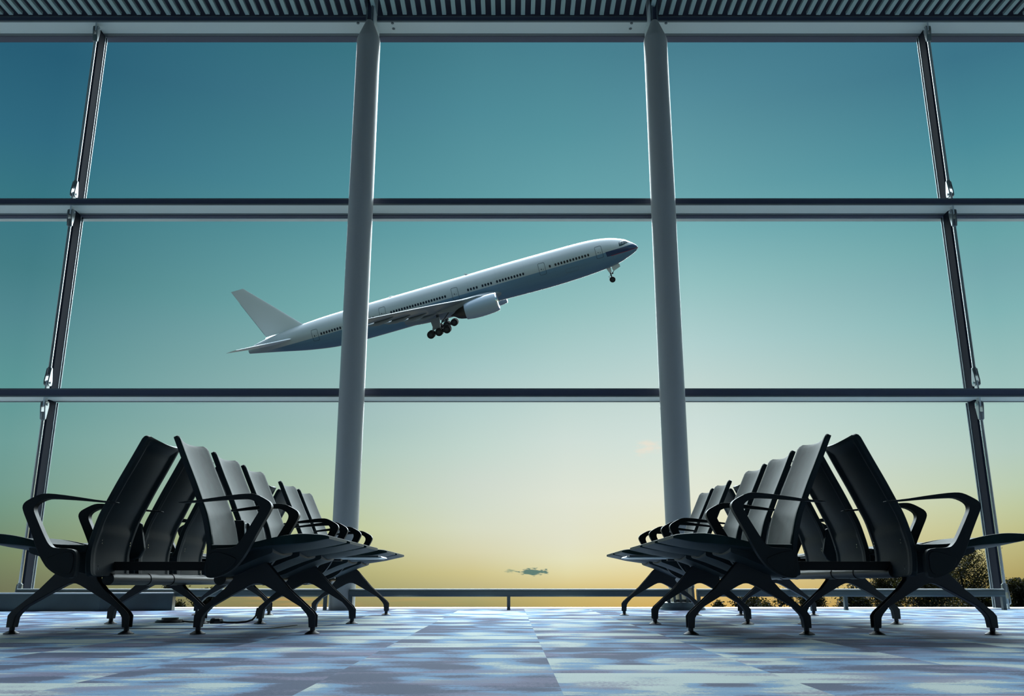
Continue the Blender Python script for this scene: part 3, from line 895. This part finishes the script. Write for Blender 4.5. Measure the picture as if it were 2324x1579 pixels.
def bench(name_label, x, y0, face, beam_z, power_gaps=(), sticker=False, tie=False):
    """x: line of the legs, y0: plane of the first armrest, face: +1 seats look to +X, -1 to -X"""
    b = empty('beam_seating_bench', (x, y0, 0))
    m = MB()
    m.tube([(-0.175, 0.27, beam_z), (-0.175, 3.05, beam_z)], 0.029, 24)
    for v in (0.72, 1.05, 2.05, 2.75):
        m.tube([(-0.175, v, beam_z), (-0.175, v + 0.10, beam_z)], 0.032, 24)
    m.obj('beam', 'beam_steel', b)
    for v in (0.31, 1.38, 2.85):
        lg = link('leg_frame', mesh_of('leg_frame', leg_builder, 'black_paint'), b, (0, v, 0), 0.003)
        for u in (-0.272, 0.272):
            link('foot', mesh_of('foot', foot_builder, 'black_paint'), lg, (u, 0, 0))
    for c in (0.5, 1.5, 2.5, 4.1, 5.1):
        st = link('seat', mesh_of('seat', seat_mesh, ['pu_black', 'pu_shell']), b, (0, c * PITCHV, 0))
        link('seat_cradle', mesh_of('seat_cradle', cradle_mesh, 'pu_shell'), st)
        bk = link('backrest', mesh_of('backrest', back_mesh, ['pu_black', 'pu_shell']), b, (0, c * PITCHV, 0))
        if face < 0 and x < 0 or face > 0 and x > 0:
            for t in (-0.155, 0.155):
                for s in (0.055, 0.235):
                    link('screw', mesh_of('screw', screw_builder, 'polished'), bk, (cinterp(BU, s) - 0.0345 - (0.012 if s > .1 else 0.006), t, cinterp(BZ, s)))
    for v in (0, 1, 3, 3.6, 4.6, 5.6):
        a = link('armrest', mesh_of('armrest', arm_builder, 'arm_black'), b, (0, v * PITCHV, 0), 0.005)
        for sv in (-1, 1):
            link('side_cover', mesh_of('side_cover', panel_builder, 'arm_black'), a, (0, sv * 0.0205, 0), 0.0015)
    # little table between the third and fourth seat
    m = MB()
    v0, v1 = 3.07 * PITCHV, 3.53 * PITCHV
    m.box((-0.10, v0, 0.392), (0.375, v1, 0.401), 0)
    tt = m.obj('tabletop', ['pu_shell'], b, smooth=False, bevel=0.001)
    m = MB()
    m.prism([(-0.10, 0.383), (0.375, 0.383), (0.398, 0.389), (0.390, 0.396), (0.375, 0.3915), (-0.10, 0.3915)], v0, v1, 'y')
    m.obj('table_edging', 'white_edge', tt, smooth=False)
    m = MB(); m.box((-0.19, (v0 + v1) / 2 - 0.03, beam_z), (-0.12, (v0 + v1) / 2 + 0.03, 0.384)); m.box((-0.19, (v0 + v1) / 2 - 0.03, 0.37), (0.12, (v0 + v1) / 2 + 0.03, 0.384))
    m.obj('table_bracket', 'black_paint', tt, smooth=False)
    for g in power_gaps:
        m = MB()
        v = g * PITCHV
        poly = [(-0.185, 0.535), (-0.145, 0.535), (-0.105, 0.40), (-0.105, 0.36), (-0.15, 0.345), (-0.195, 0.36), (-0.215, 0.40)]
        m.prism(poly, v + 0.020, v + 0.052, 'y')
        pu = m.obj('power_unit', 'pu_shell', b, bevel=0.008)
        if sticker:
            m = MB(); m.prism([(-0.205, 0.44), (-0.150, 0.44), (-0.160, 0.545), (-0.215, 0.545)], v - 0.024, v + 0.024, 'y')
            m.obj('unit_face', 'pu_shell', pu, smooth=False, bevel=0.004)
            m = MB(); m.prism([(-0.1510, 0.462), (-0.1490, 0.462), (-0.1560, 0.535), (-0.1580, 0.535)], v - 0.019, v + 0.019, 'y')
            sk = m.obj('sticker', 'label_white', pu, smooth=False)
            sk['label'] = 'white sticker with black pictograms'
            for k, (a, b_) in enumerate(((-0.012, -0.002), (0.003, 0.013))):
                m = MB(); m.prism([(-0.1528, 0.505), (-0.1518, 0.505), (-0.1535, 0.522), (-0.1545, 0.522)], v + a + 0.002, v + b_ - 0.002, 'y')
                m.prism([(-0.1542, 0.5235), (-0.1534, 0.5235), (-0.1540, 0.529), (-0.1548, 0.529)], v + a + 0.003, v + b_ - 0.003, 'y')
                m.obj('pictogram', 'tie_black', sk, smooth=False)
    if tie:
        m = MB(); m.box((-0.70, 0.295, 0.292), (-0.12, 0.325, 0.333))
        m.obj('tie_bar', 'tie_black', b, smooth=False, bevel=0.002)
    b.scale = (1, 1, 1)
    if face < 0:
        # turned to look the other way: same bench mirrored across its own line of legs
        for o in list(b.children_recursive):
            pass
        b.scale = (-1, 1, 1)
    tag(b, name_label, 'airport bench', 'five-seat beam benches in back-to-back pairs')
    return b

bench('black five-seat bench left of the aisle, facing the aisle, with a white sticker', -1.22, 4.08, 1, 0.252, (1.03,), True, True)
bench('black five-seat bench at the far left, facing away from the aisle', -2.104, 4.08, -1, 0.252, (1.0,), False, False)
bench('black five-seat bench right of the aisle, facing the aisle', 1.112, 4.03, -1, 0.285, (), False, True)
bench('black five-seat bench at the far right, facing away from the aisle', 1.985, 4.03, 1, 0.285, (2.03,), False, False)

# floor box, cable, hatch under the left benches
m = MB(); m.lathe([(0.040, 0.0), (0.042, 0.012), (0.036, 0.026), (0.026, 0.032), (0.0, 0.033)], (0, 0, 0), n=8)
tag(m.obj('floor_socket', 'plastic_dark', loc=(-1.77, 5.52, 0.0), smooth=False, bevel=0.002), 'small black domed floor socket on the carpet under the left benches', 'floor socket')
m = MB(); m.lathe([(0.085, 0.0), (0.088, 0.004), (0.075, 0.016), (0.05, 0.018), (0.05, 0.028), (0.0, 0.028)], n=28)
tag(m.obj('floor_grommet', 'plastic_dark', loc=(-2.10, 5.66, 0.0)), 'flat round black floor grommet behind the left bench foot', 'floor grommet')
m = MB()
pts = [(-2.03, 5.66, 0.008), (-1.95, 5.58, 0.006), (-1.86, 5.54, 0.006), (-1.775, 5.52, 0.010)]
m.tube(pts, 0.0045, 8)
pts = [(-1.765, 5.52, 0.010), (-1.70, 5.50, 0.006), (-1.64, 5.49, 0.006), (-1.585, 5.49, 0.010), (-1.545, 5.485, 0.022), (-1.525, 5.48, 0.045), (-1.515, 5.47, 0.09)]
m.tube(pts, 0.0055, 8)
tag(m.obj('power_cable', 'rubber'), 'black power cable from the domed floor socket up to the bench leg', 'cable')
m = MB()
m.box((-2.3, 4.86, 0.0), (-1.28, 4.875, 0.003)); m.prism([(-1.29, 4.86), (-1.27, 4.875), (-1.22, 5.25), (-1.235, 5.25)], 0.0, 0.003, 'z')
tag(m.obj('floor_hatch_edge', 'rubber', smooth=False), 'thin dark edge of a floor hatch in the carpet before the domed socket', 'floor hatch')

# ------------------------------------------------------------------ the airliner
def build_plane():
    A = R(15.1); PSI = R(5.0); RHO = R(-7.0)
    c, s = math.cos(PITCH), math.sin(PITCH)
    Rt = Vector((1, 0, 0)); F = Vector((0, c, s)); U = Vector((0, -s, c))
    X = math.cos(PSI) * (math.cos(A) * Rt + math.sin(A) * U) - math.sin(PSI) * F
    Z0 = -math.sin(A) * Rt + math.cos(A) * U
    Z0 = (Z0 - X * Z0.dot(X)).normalized()
    Y0 = Z0.cross(X)
    Z = math.cos(RHO) * Z0 + math.sin(RHO) * Y0
    Y = Z.cross(X)
    p = empty('jet_airliner', (-12.3225, 151.428, 49.479))
    p.rotation_euler = Matrix((X, Y, Z)).transposed().to_euler()
    TOP = [(-37.3, 0.85), (-36.0, 1.33), (-33.3, 1.85), (-30.5, 2.25), (-27.0, 2.58), (-24.7, 2.75), (-21.8, 2.92), (-18.0, 3.02), (-10, 3.12), (-4.7, 3.16), (5, 3.28), (13, 3.40), (19.3, 3.42), (25.9, 3.38), (28.9, 3.20), (31.4, 2.78), (33.1, 2.22), (34.1, 1.79), (34.7, 1.28), (35.3, 0.82), (35.75, 0.35), (35.95, -0.12)]
    BOT = [(-37.3, 0.0), (-31.5, -1.17), (-26.0, -2.30), (-20.5, -3.05), (-15, -3.12), (-6.5, -3.05), (9.4, -2.80), (14.8, -2.86), (20, -2.88), (25.2, -2.70), (29.0, -2.42), (31.2, -2.15), (32.8, -1.76), (34.4, -1.18), (35.4, -0.74), (35.85, -0.36), (35.95, -0.16)]
    xs = [-37.3 + 0.65 * i for i in range(int(73.25 / 0.65))]
    xs = [x for x in xs if x < 34.0] + [34.0, 34.3, 34.6, 34.9, 35.15, 35.4, 35.6, 35.75, 35.86, 35.93, 35.95]
    n = 48
    m = MB()
    vs, fs = [], []
    def sect(x):
        zt, zb = interp(TOP, x) if x > 33 else cinterp(TOP, x), interp(BOT, x) if x > 33 else cinterp(BOT, x)
        cz = (zt + zb) / 2; rz = (zt - zb) / 2
        ry = rz * 0.99 if x > -20 else rz * (0.99 - 0.25 * (-20 - x) / 17.3 * 0)
        if x > 30: ry = rz * (1 + 0.10 * math.sin((x - 30) / 5.95 * math.pi))
        return cz, rz, ry
    def surf_y(x, z):
        cz, rz, ry = sect(x)
        q = max(0.0, 1 - ((z - cz) / rz) ** 2)
        return -ry * math.sqrt(q)
    for x in xs:
        cz, rz, ry = sect(x)
        for k in range(n):
            a = 2 * math.pi * k / n
            vs.append((x, ry * math.cos(a), cz + rz * math.sin(a)))
    for i in range(len(xs) - 1):
        for k in range(n):
            fs.append((i * n + k, i * n + (k + 1) % n, (i + 1) * n + (k + 1) % n, (i + 1) * n + k))
    fs.append(tuple(range(n))); fs.append(tuple((len(xs) - 1) * n + k for k in range(n)))
    m.add(vs, fs)
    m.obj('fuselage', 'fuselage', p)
    # belly fairing
    m = MB()
    vs, fs = [], []
    N1, N2 = 30, 24
    for i in range(N1 + 1):
        t = i / N1
        x = -12.5 + 26.0 * t
        k_ = math.sin(math.pi * min(1, max(0, t))) ** 0.55
        for j in range(N2 + 1):
            a = math.pi + math.pi * j / N2
            vs.append((x, 3.45 * k_ * math.cos(a), -1.35 + 1.0 * (1 - k_) * -0.3 + 2.0 * k_ * math.sin(a)))
    for i in range(N1):
        for j in range(N2):
            fs.append((i * (N2 + 1) + j, i * (N2 + 1) + j + 1, (i + 1) * (N2 + 1) + j + 1, (i + 1) * (N2 + 1) + j))
    m.add(vs, fs)
    m.obj('belly_fairing', 'wing_grey', p)
    # lifting surfaces -------------------------------------------------
    def foil(secs, side, flat='y', thick=0.11):
        """secs: (span, xLE, xTE, zLE, zTE, thickness ratio)"""
        m = MB(); vs, fs = [], []
        prof = [(0, 0), (0.01, .25), (0.04, .5), (0.1, .75), (0.2, .93), (0.35, 1.0), (0.55, .86), (0.75, .52), (0.92, .18), (1, 0.02)]
        loop = [(a, b) for a, b in prof] + [(a, -b * 0.7) for a, b in prof[::-1][:-1]]
        kk = len(loop)
        for sp, xl, xt, zl, zt, tr in secs:
            ch = xl - xt
            for a, b in loop:
                x = xl - a * ch; z = zl + (zt - zl) * a + b * tr * ch * 0.5
                vs.append((x, side * sp, z) if flat == 'y' else (x, b * tr * ch * 0.5, sp))
        for i in range(len(secs) - 1):
            for k in range(kk):
                fs.append((i * kk + k, i * kk + (k + 1) % kk, (i + 1) * kk + (k + 1) % kk, (i + 1) * kk + k))
        fs.append(tuple(range(kk))); fs.append(tuple((len(secs) - 1) * kk + k for k in range(kk)))
        m.add(vs, fs)
        return m
    WING = [(2.0, 11.6, -5.2, -1.35, -2.05, 0.13), (3.3, 9.6, -4.6, -1.15, -1.95, 0.13), (6.5, 7.4, -3.9, -0.78, -1.6, 0.115), (10, 5.0, -3.3, -0.38, -1.15, 0.10), (16, 0.85, -5.9, 0.36, -0.30, 0.095), (22, -3.3, -8.4, 1.05, 0.62, 0.09), (27, -6.75, -10.4, 1.58, 1.30, 0.085), (29.3, -8.6, -11.2, 1.84, 1.66, 0.06)]
    for side in (-1, 1):
        w = foil(WING, side).obj('wing', 'wing_grey', p)
        for sp in (7.6, 13.0, 17.4, 21.8):
            zt = interp([(a[0], a[4]) for a in WING], sp); xt = interp([(a[0], a[2]) for a in WING], sp)
            m = MB()
            m.tube([(xt + 3.2, side * sp, zt + 0.05), (xt + 2.2, side * sp, zt - 0.22), (xt + 0.6, side * sp, zt - 0.32), (xt - 0.6, side * sp, zt - 0.26), (xt - 1.5, side * sp, zt - 0.12)], [0.05, 0.28, 0.34, 0.22, 0.03], 12)
            m.obj('flap_fairing', 'wing_grey', w)
    FIN = [(2.2, -25.2, -33.5, 0, 0, 0.085), (2.9, -26.4, -33.75, 0, 0, 0.085), (7.3, -30.55, -35.5, 0, 0, 0.085), (11.75, -34.85, -37.25, 0, 0, 0.08)]
    f = foil(FIN, 1, 'z').obj('tail_fin', 'fin_grey', p)
    m = MB(); m.tube([(-33.62, -0.05, 2.6), (-36.3, -0.05, 9.3)], 0.02, 6); m.obj('rudder_hinge', 'seam_line', f)
    STAB = [(0.8, -27.0, -34.9, 0.55, 0.55, 0.09), (1.6, -28.0, -35.1, 0.62, 0.60, 0.09), (10.5, -35.3, -37.4, 1.70, 1.66, 0.08)]
    for side in (-1, 1):
        foil(STAB, side).obj('tailplane', 'fin_grey', p)
    # engines ----------------------------------------------------------
    for side in (-1, 1):
        y = side * 9.9
        dz = -0.55 if side > 0 else 0.0
        m = MB()
        pr = [(10.25, 1.50), (10.10, 1.56), (9.6, 1.63), (8.4, 1.68), (7.0, 1.66), (5.8, 1.56), (4.55, 1.34)]
        inner = [(4.6, 1.22), (7.0, 1.3), (9.9, 1.36), (10.2, 1.42), (10.25, 1.50)]
        vs, fs = [], []
        k = 40
        P_ = pr + inner
        for x, r_ in P_:
            cz = -2.12 + dz - (10.0 - x) * 0.05
            for q in range(k):
                a = 2 * math.pi * q / k
                vs.append((x, y + r_ * math.cos(a), cz + r_ * math.sin(a)))
        for i in range(len(P_) - 1):
            for q in range(k):
                fs.append((i * k + q, i * k + (q + 1) % k, (i + 1) * k + (q + 1) % k, (i + 1) * k + q))
        m.add(vs, fs)
        e = m.obj('engine', 'nacelle_paint', p)
        m = MB(); m.lathe([(1.3, 9.0), (1.3, 9.1), (0.35, 9.15), (0.0, 9.7)], (0, y, -2.17 + dz), axis='x', n=28)
        m.obj('fan', 'gear_metal', e)
        m = MB(); m.lathe([(1.5, 10.12), (1.565, 10.10), (1.54, 10.22), (1.47, 10.30), (1.40, 10.20)], (0, y, -2.11 + dz), axis='x', n=40)
        m.obj('inlet_lip', 'polished', e)
        m = MB(); m.lathe([(1.25, 5.2), (1.12, 4.4), (0.95, 3.6), (0.75, 3.1), (0.35, 2.6), (0.05, 1.9)], (0, y, -2.42 + dz), axis='x', n=32)
        m.obj('exhaust_cone', 'exhaust', e)
        m = MB(); m.prism([(9.3, -0.62), (7.0, -0.30), (4.2, -0.35), (0.5, -1.0), (-0.6, -1.25), (2.6, -1.9), (5.0, -1.6), (8.6, -1.1)], y - 0.22, y + 0.22, 'y')
        m.obj('pylon', 'wing_grey', e, bevel=0.08)
    # landing gear -----------------------------------------------------
    def wheel(px, py, pz, r_, w, parent):
        m = MB(); m.lathe([(r_ * 0.8, -w), (r_ * 0.96, -w * 0.8), (r_, -w * 0.3), (r_, w * 0.3), (r_ * 0.96, w * 0.8), (r_ * 0.8, w)], (px, py, pz), axis='y', n=28)
        o = m.obj('tyre', 'tyre', parent)
        m = MB(); m.lathe([(r_ * 0.45, -w * 1.03), (r_ * 0.45, w * 1.03)], (px, py, pz), axis='y', n=20)
        m.obj('hub', 'hub_metal', o)
    for side in (-1, 1):
        y = side * 5.5
        g = MB()
        g.tube([(-1.0, y * 0.97, -1.9), (-1.4, y, -4.75)], [0.26, 0.18], 14)
        g.tube([(0.9, y * 0.8, -2.1), (-1.3, y, -4.0)], 0.09, 8)
        g.tube([(-1.2, y * 0.55, -2.4), (-1.35, y, -3.9)], 0.09, 8)
        g.tube([(-2.95, y, -4.93), (0.05, y, -4.74)], 0.13, 10)
        go = g.obj('main_gear', 'gear_metal', p)
        for wx, wz in ((-2.93, -4.93), (-1.44, -4.84), (0.02, -4.75)):
            m = MB(); m.tube([(wx, y - 0.75, wz), (wx, y + 0.75, wz)], 0.08, 8); m.obj('axle', 'gear_metal', go)
            for sy in (-1, 1):
                wheel(wx, y + sy * 0.62, wz, 0.70, 0.26, go)
        m = MB(); m.prism([(-0.6, -2.3), (-1.0, -4.1), (-2.55, -4.35), (-2.3, -3.7), (-2.4, -2.3)], y + side * 0.45 - 0.04, y + side * 0.45 + 0.04, 'y')
        m.obj('gear_door', 'wing_grey', go, smooth=False)
    g = MB()
    g.tube([(30.1, 0, -2.2), (30.17, 0, -4.44)], [0.16, 0.10], 12)
    g.tube([(31.6, 0, -2.2), (30.3, 0, -3.5)], 0.06, 8)
    g.tube([(30.1, 0, -3.55), (29.65, 0, -3.85), (30.05, 0, -4.2)], 0.05, 6)
    g.tube([(30.45, -0.25, -3.35), (30.45, 0.25, -3.35)], 0.17, 12)
    go = g.obj('nose_gear', 'gear_metal', p)
    for sy in (-1, 1):
        wheel(30.17, sy * 0.32, -4.44, 0.53, 0.19, go)
        m = MB(); m.prism([(30.55, -2.15), (32.0, -1.95), (32.05, -2.55), (30.65, -3.05)], sy * 0.62 - 0.025, sy * 0.62 + 0.025, 'y'); m.obj('gear_door', 'fin_grey', go, smooth=False)
        m = MB(); m.prism([(29.6, -2.3), (30.4, -2.2), (30.35, -3.1), (29.95, -3.2)], sy * 0.42 - 0.025, sy * 0.42 + 0.025, 'y'); m.obj('gear_door', 'fin_grey', go, smooth=False)
    # windows ----------------------------------------------------------
    wm = None
    spans = [(21.14, 27.06, 12), (20.11, 20.11, 1), (10.46, 15.26, 10), (7.79, 9.37, 4), (5.12, 6.72, 4), (-9.2, 0.87, 21), (-22.55, -12.6, 20)]
    zw = lambda x: 0.63 + (x + 4.9) * 0.0118 if x > -8 else 0.60 + (x + 8) * 0.026
    def oval(me_name):
        m = MB()
        n_ = 14
        vs = [(0.165 * math.copysign(abs(math.cos(2 * math.pi * k / n_)) ** 0.8, math.cos(2 * math.pi * k / n_)), 0, 0.235 * math.copysign(abs(math.sin(2 * math.pi * k / n_)) ** 0.8, math.sin(2 * math.pi * k / n_))) for k in range(n_)]
        vs2 = [(a, 0.08, c_) for a, b_, c_ in vs]
        m.add(vs + vs2, [tuple(range(n_)), tuple(range(2 * n_ - 1, n_ - 1, -1))] + [(i, (i + 1) % n_, (i + 1) % n_ + n_, i + n_) for i in range(n_)])
        return m
    for a, b_, cnt in spans:
        for i in range(cnt):
            x = a + (b_ - a) * (i / (cnt - 1) if cnt > 1 else 0)
            z = zw(x)
            y = surf_y(x, z)
            cz, rz, ry = sect(x)
            o = link('cabin_window', mesh_of('cabin_window', lambda: oval('w'), 'dark_glass', False), p, (x, y - 0.018, z))
            o.rotation_euler = (math.asin(max(-1, min(1, (z - cz) / rz))) * -1.0, 0, 0)
    # doors: thin outlines following the skin
    def outline(x0, x1, z0, z1, w, mat, parent, name, slant=0.0):
        cr_ = 0.18
        path = []
        def arc(cx_, cz_, a0):
            for k in range(5):
                a = a0 + math.pi / 2 * k / 4
                path.append((cx_ + cr_ * math.cos(a), cz_ + cr_ * math.sin(a)))
        arc(x1 - cr_, z1 - cr_, 0); 
        for k in range(1, 5): path.append((x1 - cr_ - (x1 - x0 - 2 * cr_) * k / 5, z1))
        arc(x0 + cr_, z1 - cr_, math.pi / 2)
        for k in range(1, 10): path.append((x0, z1 - cr_ - (z1 - z0 - 2 * cr_) * k / 10))
        arc(x0 + cr_, z0 + cr_, math.pi)
        for k in range(1, 5): path.append((x0 + cr_ + (x1 - x0 - 2 * cr_) * k / 5, z0))
        arc(x1 - cr_, z0 + cr_, 3 * math.pi / 2)
        for k in range(1, 10): path.append((x1, z0 + cr_ + (z1 - z0 - 2 * cr_) * k / 10))
        path.append(path[0])
        pts = [(a, surf_y(a, b_) - 0.005, b_) for a, b_ in path]
        m = MB(); m.tube(pts, w, 6, caps=False)
        return m.obj(name, mat, parent)
    for xc, zc in ((28.99, 0.98), (18.69, 0.86), (2.72, 0.75), (-10.75, 0.85), (-23.75, 0.25)):
        d = outline(xc - 0.58, xc + 0.58, zc - 1.05, zc + 1.0, 0.026, 'seam_dark', p, 'cabin_door')
        m = MB(); m.box((xc - 0.22, surf_y(xc, zc - 0.1) - 0.012, zc - 0.28), (xc - 0.09, surf_y(xc, zc - 0.1) + 0.05, zc + 0.02)); m.obj('door_window', 'dark_glass', d, smooth=False)
        m = MB(); m.tube([(xc + 0.1, surf_y(xc, zc - .15) - 0.02, zc - 0.15), (xc + 0.33, surf_y(xc, zc - .15) - 0.02, zc - 0.15)], 0.025, 6); m.obj('door_handle', 'seam_dark', d)
    outline(22.6, 24.9, -1.05, -0.35, 0.016, 'seam_line', p, 'cargo_door')
    # cockpit windows: panels laid on the skin
    def skin_panel(poly, name, mat, parent, off=0.02):
        m = MB()
        # triangulated fan refined to follow the skin
        N_ = 6
        a, b_, c_, d_ = poly
        vs, fs = [], []
        for i in range(N_ + 1):
            for j in range(N_ + 1):
                s_, t_ = i / N_, j / N_
                x = (a[0] * (1 - s_) + b_[0] * s_) * (1 - t_) + (d_[0] * (1 - s_) + c_[0] * s_) * t_
                z = (a[1] * (1 - s_) + b_[1] * s_) * (1 - t_) + (d_[1] * (1 - s_) + c_[1] * s_) * t_
                vs.append((x, surf_y(x, z) - off, z))
        for i in range(N_):
            for j in range(N_):
                fs.append((i * (N_ + 1) + j, (i + 1) * (N_ + 1) + j, (i + 1) * (N_ + 1) + j + 1, i * (N_ + 1) + j + 1))
        m.add(vs, fs)
        o = m.obj(name, mat, parent)
        sol = o.modifiers.new('t', 'SOLIDIFY'); sol.thickness = 0.03; sol.offset = 0
        return o
    for q in ([(32.72, 1.08), (33.16, 1.05), (33.22, 1.72), (32.80, 1.60)], [(33.22, 1.07), (33.68, 1.16), (33.66, 1.74), (33.28, 1.72)], [(33.74, 1.20), (34.45, 1.24), (34.05, 1.62), (33.72, 1.70)]):
        fr_ = skin_panel([(q[0][0] - .05, q[0][1] - .05), (q[1][0] + .05, q[1][1] - .05), (q[2][0] + .05, q[2][1] + .05), (q[3][0] - .05, q[3][1] + .05)], 'cockpit_frame', 'seam_dark', p, 0.012)
        skin_panel(q, 'cockpit_window', 'cockpit_glass', fr_, 0.035)
    m = MB(); m.prism([(5.6, 3.3), (5.0, 3.62), (4.85, 3.62), (5.0, 3.25)], -0.03, 0.03, 'y'); m.obj('antenna', 'fin_grey', p)
    m = MB(); m.prism([(-8.2, 3.05), (-9.3, 3.28), (-9.45, 3.28), (-9.3, 3.0)], -0.15, 0.15, 'y'); m.obj('antenna', 'fin_grey', p)
    tag(p, 'white and blue twin-engine jet airliner climbing in the sky with its wheels down', 'airplane')
build_plane()

# ------------------------------------------------------------------ outside: ground and trees
m = MB()
n = 48
m.lathe([(150, -6.05), (150, -6.0), (0.5, -6.0)], (0, 0, 0), n=64)
bmg = m
# the apron starts beyond the building
mm = MB(); mm.prism([(-150, 9.2), (150, 9.2), (120, 100), (60, 140), (-60, 140), (-120, 100)], -6.1, -6.0, 'z')
tag(mm.obj('apron_ground', 'ground', smooth=False), 'dark ground outside, below the floor of the hall', 'ground', kind='structure')

def tree(px, Y, ztop, width, label, seed, dens=1.0, depth=1.0):
    """px: column of the photograph where its crown is centred, turned into a place at distance Y"""
    rnd = random.Random(seed)
    x = (px - 1162.0) / FPX * (Y * math.cos(PITCH)) 
    t = empty('leafy_tree', (x, Y, -6.0))
    H = ztop + 6.0
    m = MB()
    m.tube([(0, 0, 0), (0.05, 0, H * 0.4), (0.0, 0.05, H * 0.92)], [0.16, 0.11, 0.02], 10)
    tips = []
    W = width * 0.62
    for k in range(34):
        hz = H * (0.45 + 0.52 * rnd.random() ** 0.7)
        a = rnd.random() * 2 * math.pi
        q = (hz - H * 0.45) / (H * 0.55)
        rr = W * math.sqrt(max(0.03, 1 - q ** 2.0)) * (0.55 + 0.45 * rnd.random())
        e = Vector((rr * math.cos(a), rr * math.sin(a) * 0.8, min(hz + 0.15 * W, H - 0.05)))
        b0 = Vector((0, 0, max(H * 0.3, hz - rr * 0.8)))
        mid = (b0 + e) / 2 + Vector((0, 0, -0.05))
        m.tube([b0, mid, e], [0.035, 0.02, 0.006], 5)
        tips.append((e, b0))
    m.obj('trunk', 'bark', t)
    m = MB()
    vs, fs = [], []
    def leaf(c, s):
        d = Vector((rnd.gauss(0, 1), rnd.gauss(0, 1), rnd.gauss(0, 1))).normalized()
        u = d.orthogonal().normalized()
        u = (u * math.cos(3 * rnd.random()) + d.cross(u) * math.sin(3 * rnd.random())).normalized()
        v = d.cross(u).normalized()
        o = len(vs)
        vs.extend([c - u * s, c + v * s * 0.42 + d * s * 0.1, c + u * s, c - v * s * 0.42 + d * s * 0.1])
        fs.append((o, o + 1, o + 2)); fs.append((o, o + 2, o + 3))
    for e, b0 in tips:
        for q in range(int(330 * dens)):
            f = 0.35 + 0.65 * rnd.random()
            c = b0.lerp(e, f) + Vector((rnd.gauss(0, .17), rnd.gauss(0, .17), rnd.gauss(0, .13))) * (W * 0.75)
            if c.z > H: c.z = H - 0.1 * rnd.random()
            leaf(c, 0.020 + 0.018 * rnd.random())
    m.add(vs, fs)
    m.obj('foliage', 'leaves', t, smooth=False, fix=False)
    return tag(t, label, 'tree', 'dark trees outside the window')
TREES = [
    (2185, 24, 1.2, 2.1, 'tallest dark leafy tree outside, beside the right mullion', 1, 2.2),
    (2100, 19, 0.42, 2.0, 'dark leafy tree outside, seen between the legs of the far right bench', 2, 2.4),
    (2015, 27.5, 0.63, 1.5, 'dark tree outside whose top peeks over the guard rail', 3, 2.2),
    (1935, 17, 0.2, 1.0, 'dark tree crown outside around the middle post of the right guard rail', 4, 2.2),
    (1838, 22, 0.12, 1.0, 'low dark tree crown outside between the two right benches', 5, 1.9),
    (1765, 18, 0.17, 1.05, 'rounded dark tree outside seen under the right aisle bench', 6, 2.2),
    (1690, 21, 0.28, 1.1, 'dark tree outside just under the guard rail, right of the base plate', 7, 2.2),
    (1628, 18, -0.02, 0.5, 'smallest dark tree top outside, nearest to the right column', 8, 1.6),
    (2300, 20, 0.34, 1.3, 'dark tree outside at the right edge of the photo', 9, 2.2),
    (2230, 17, 0.12, 1.2, 'dark tree outside directly behind the foot of the right mullion', 12, 2.4),
    (462, 18, 0.16, 0.85, 'small dark tree outside at the left, seen between the left bench legs', 10, 2.2),
    (393, 22, 0.36, 0.9, 'dark tree outside at the left, behind the end of the grey plinth', 11, 2.4),
]
for a in TREES:
    tree(a[0], a[1], a[2], a[3], a[4], a[5], a[6])
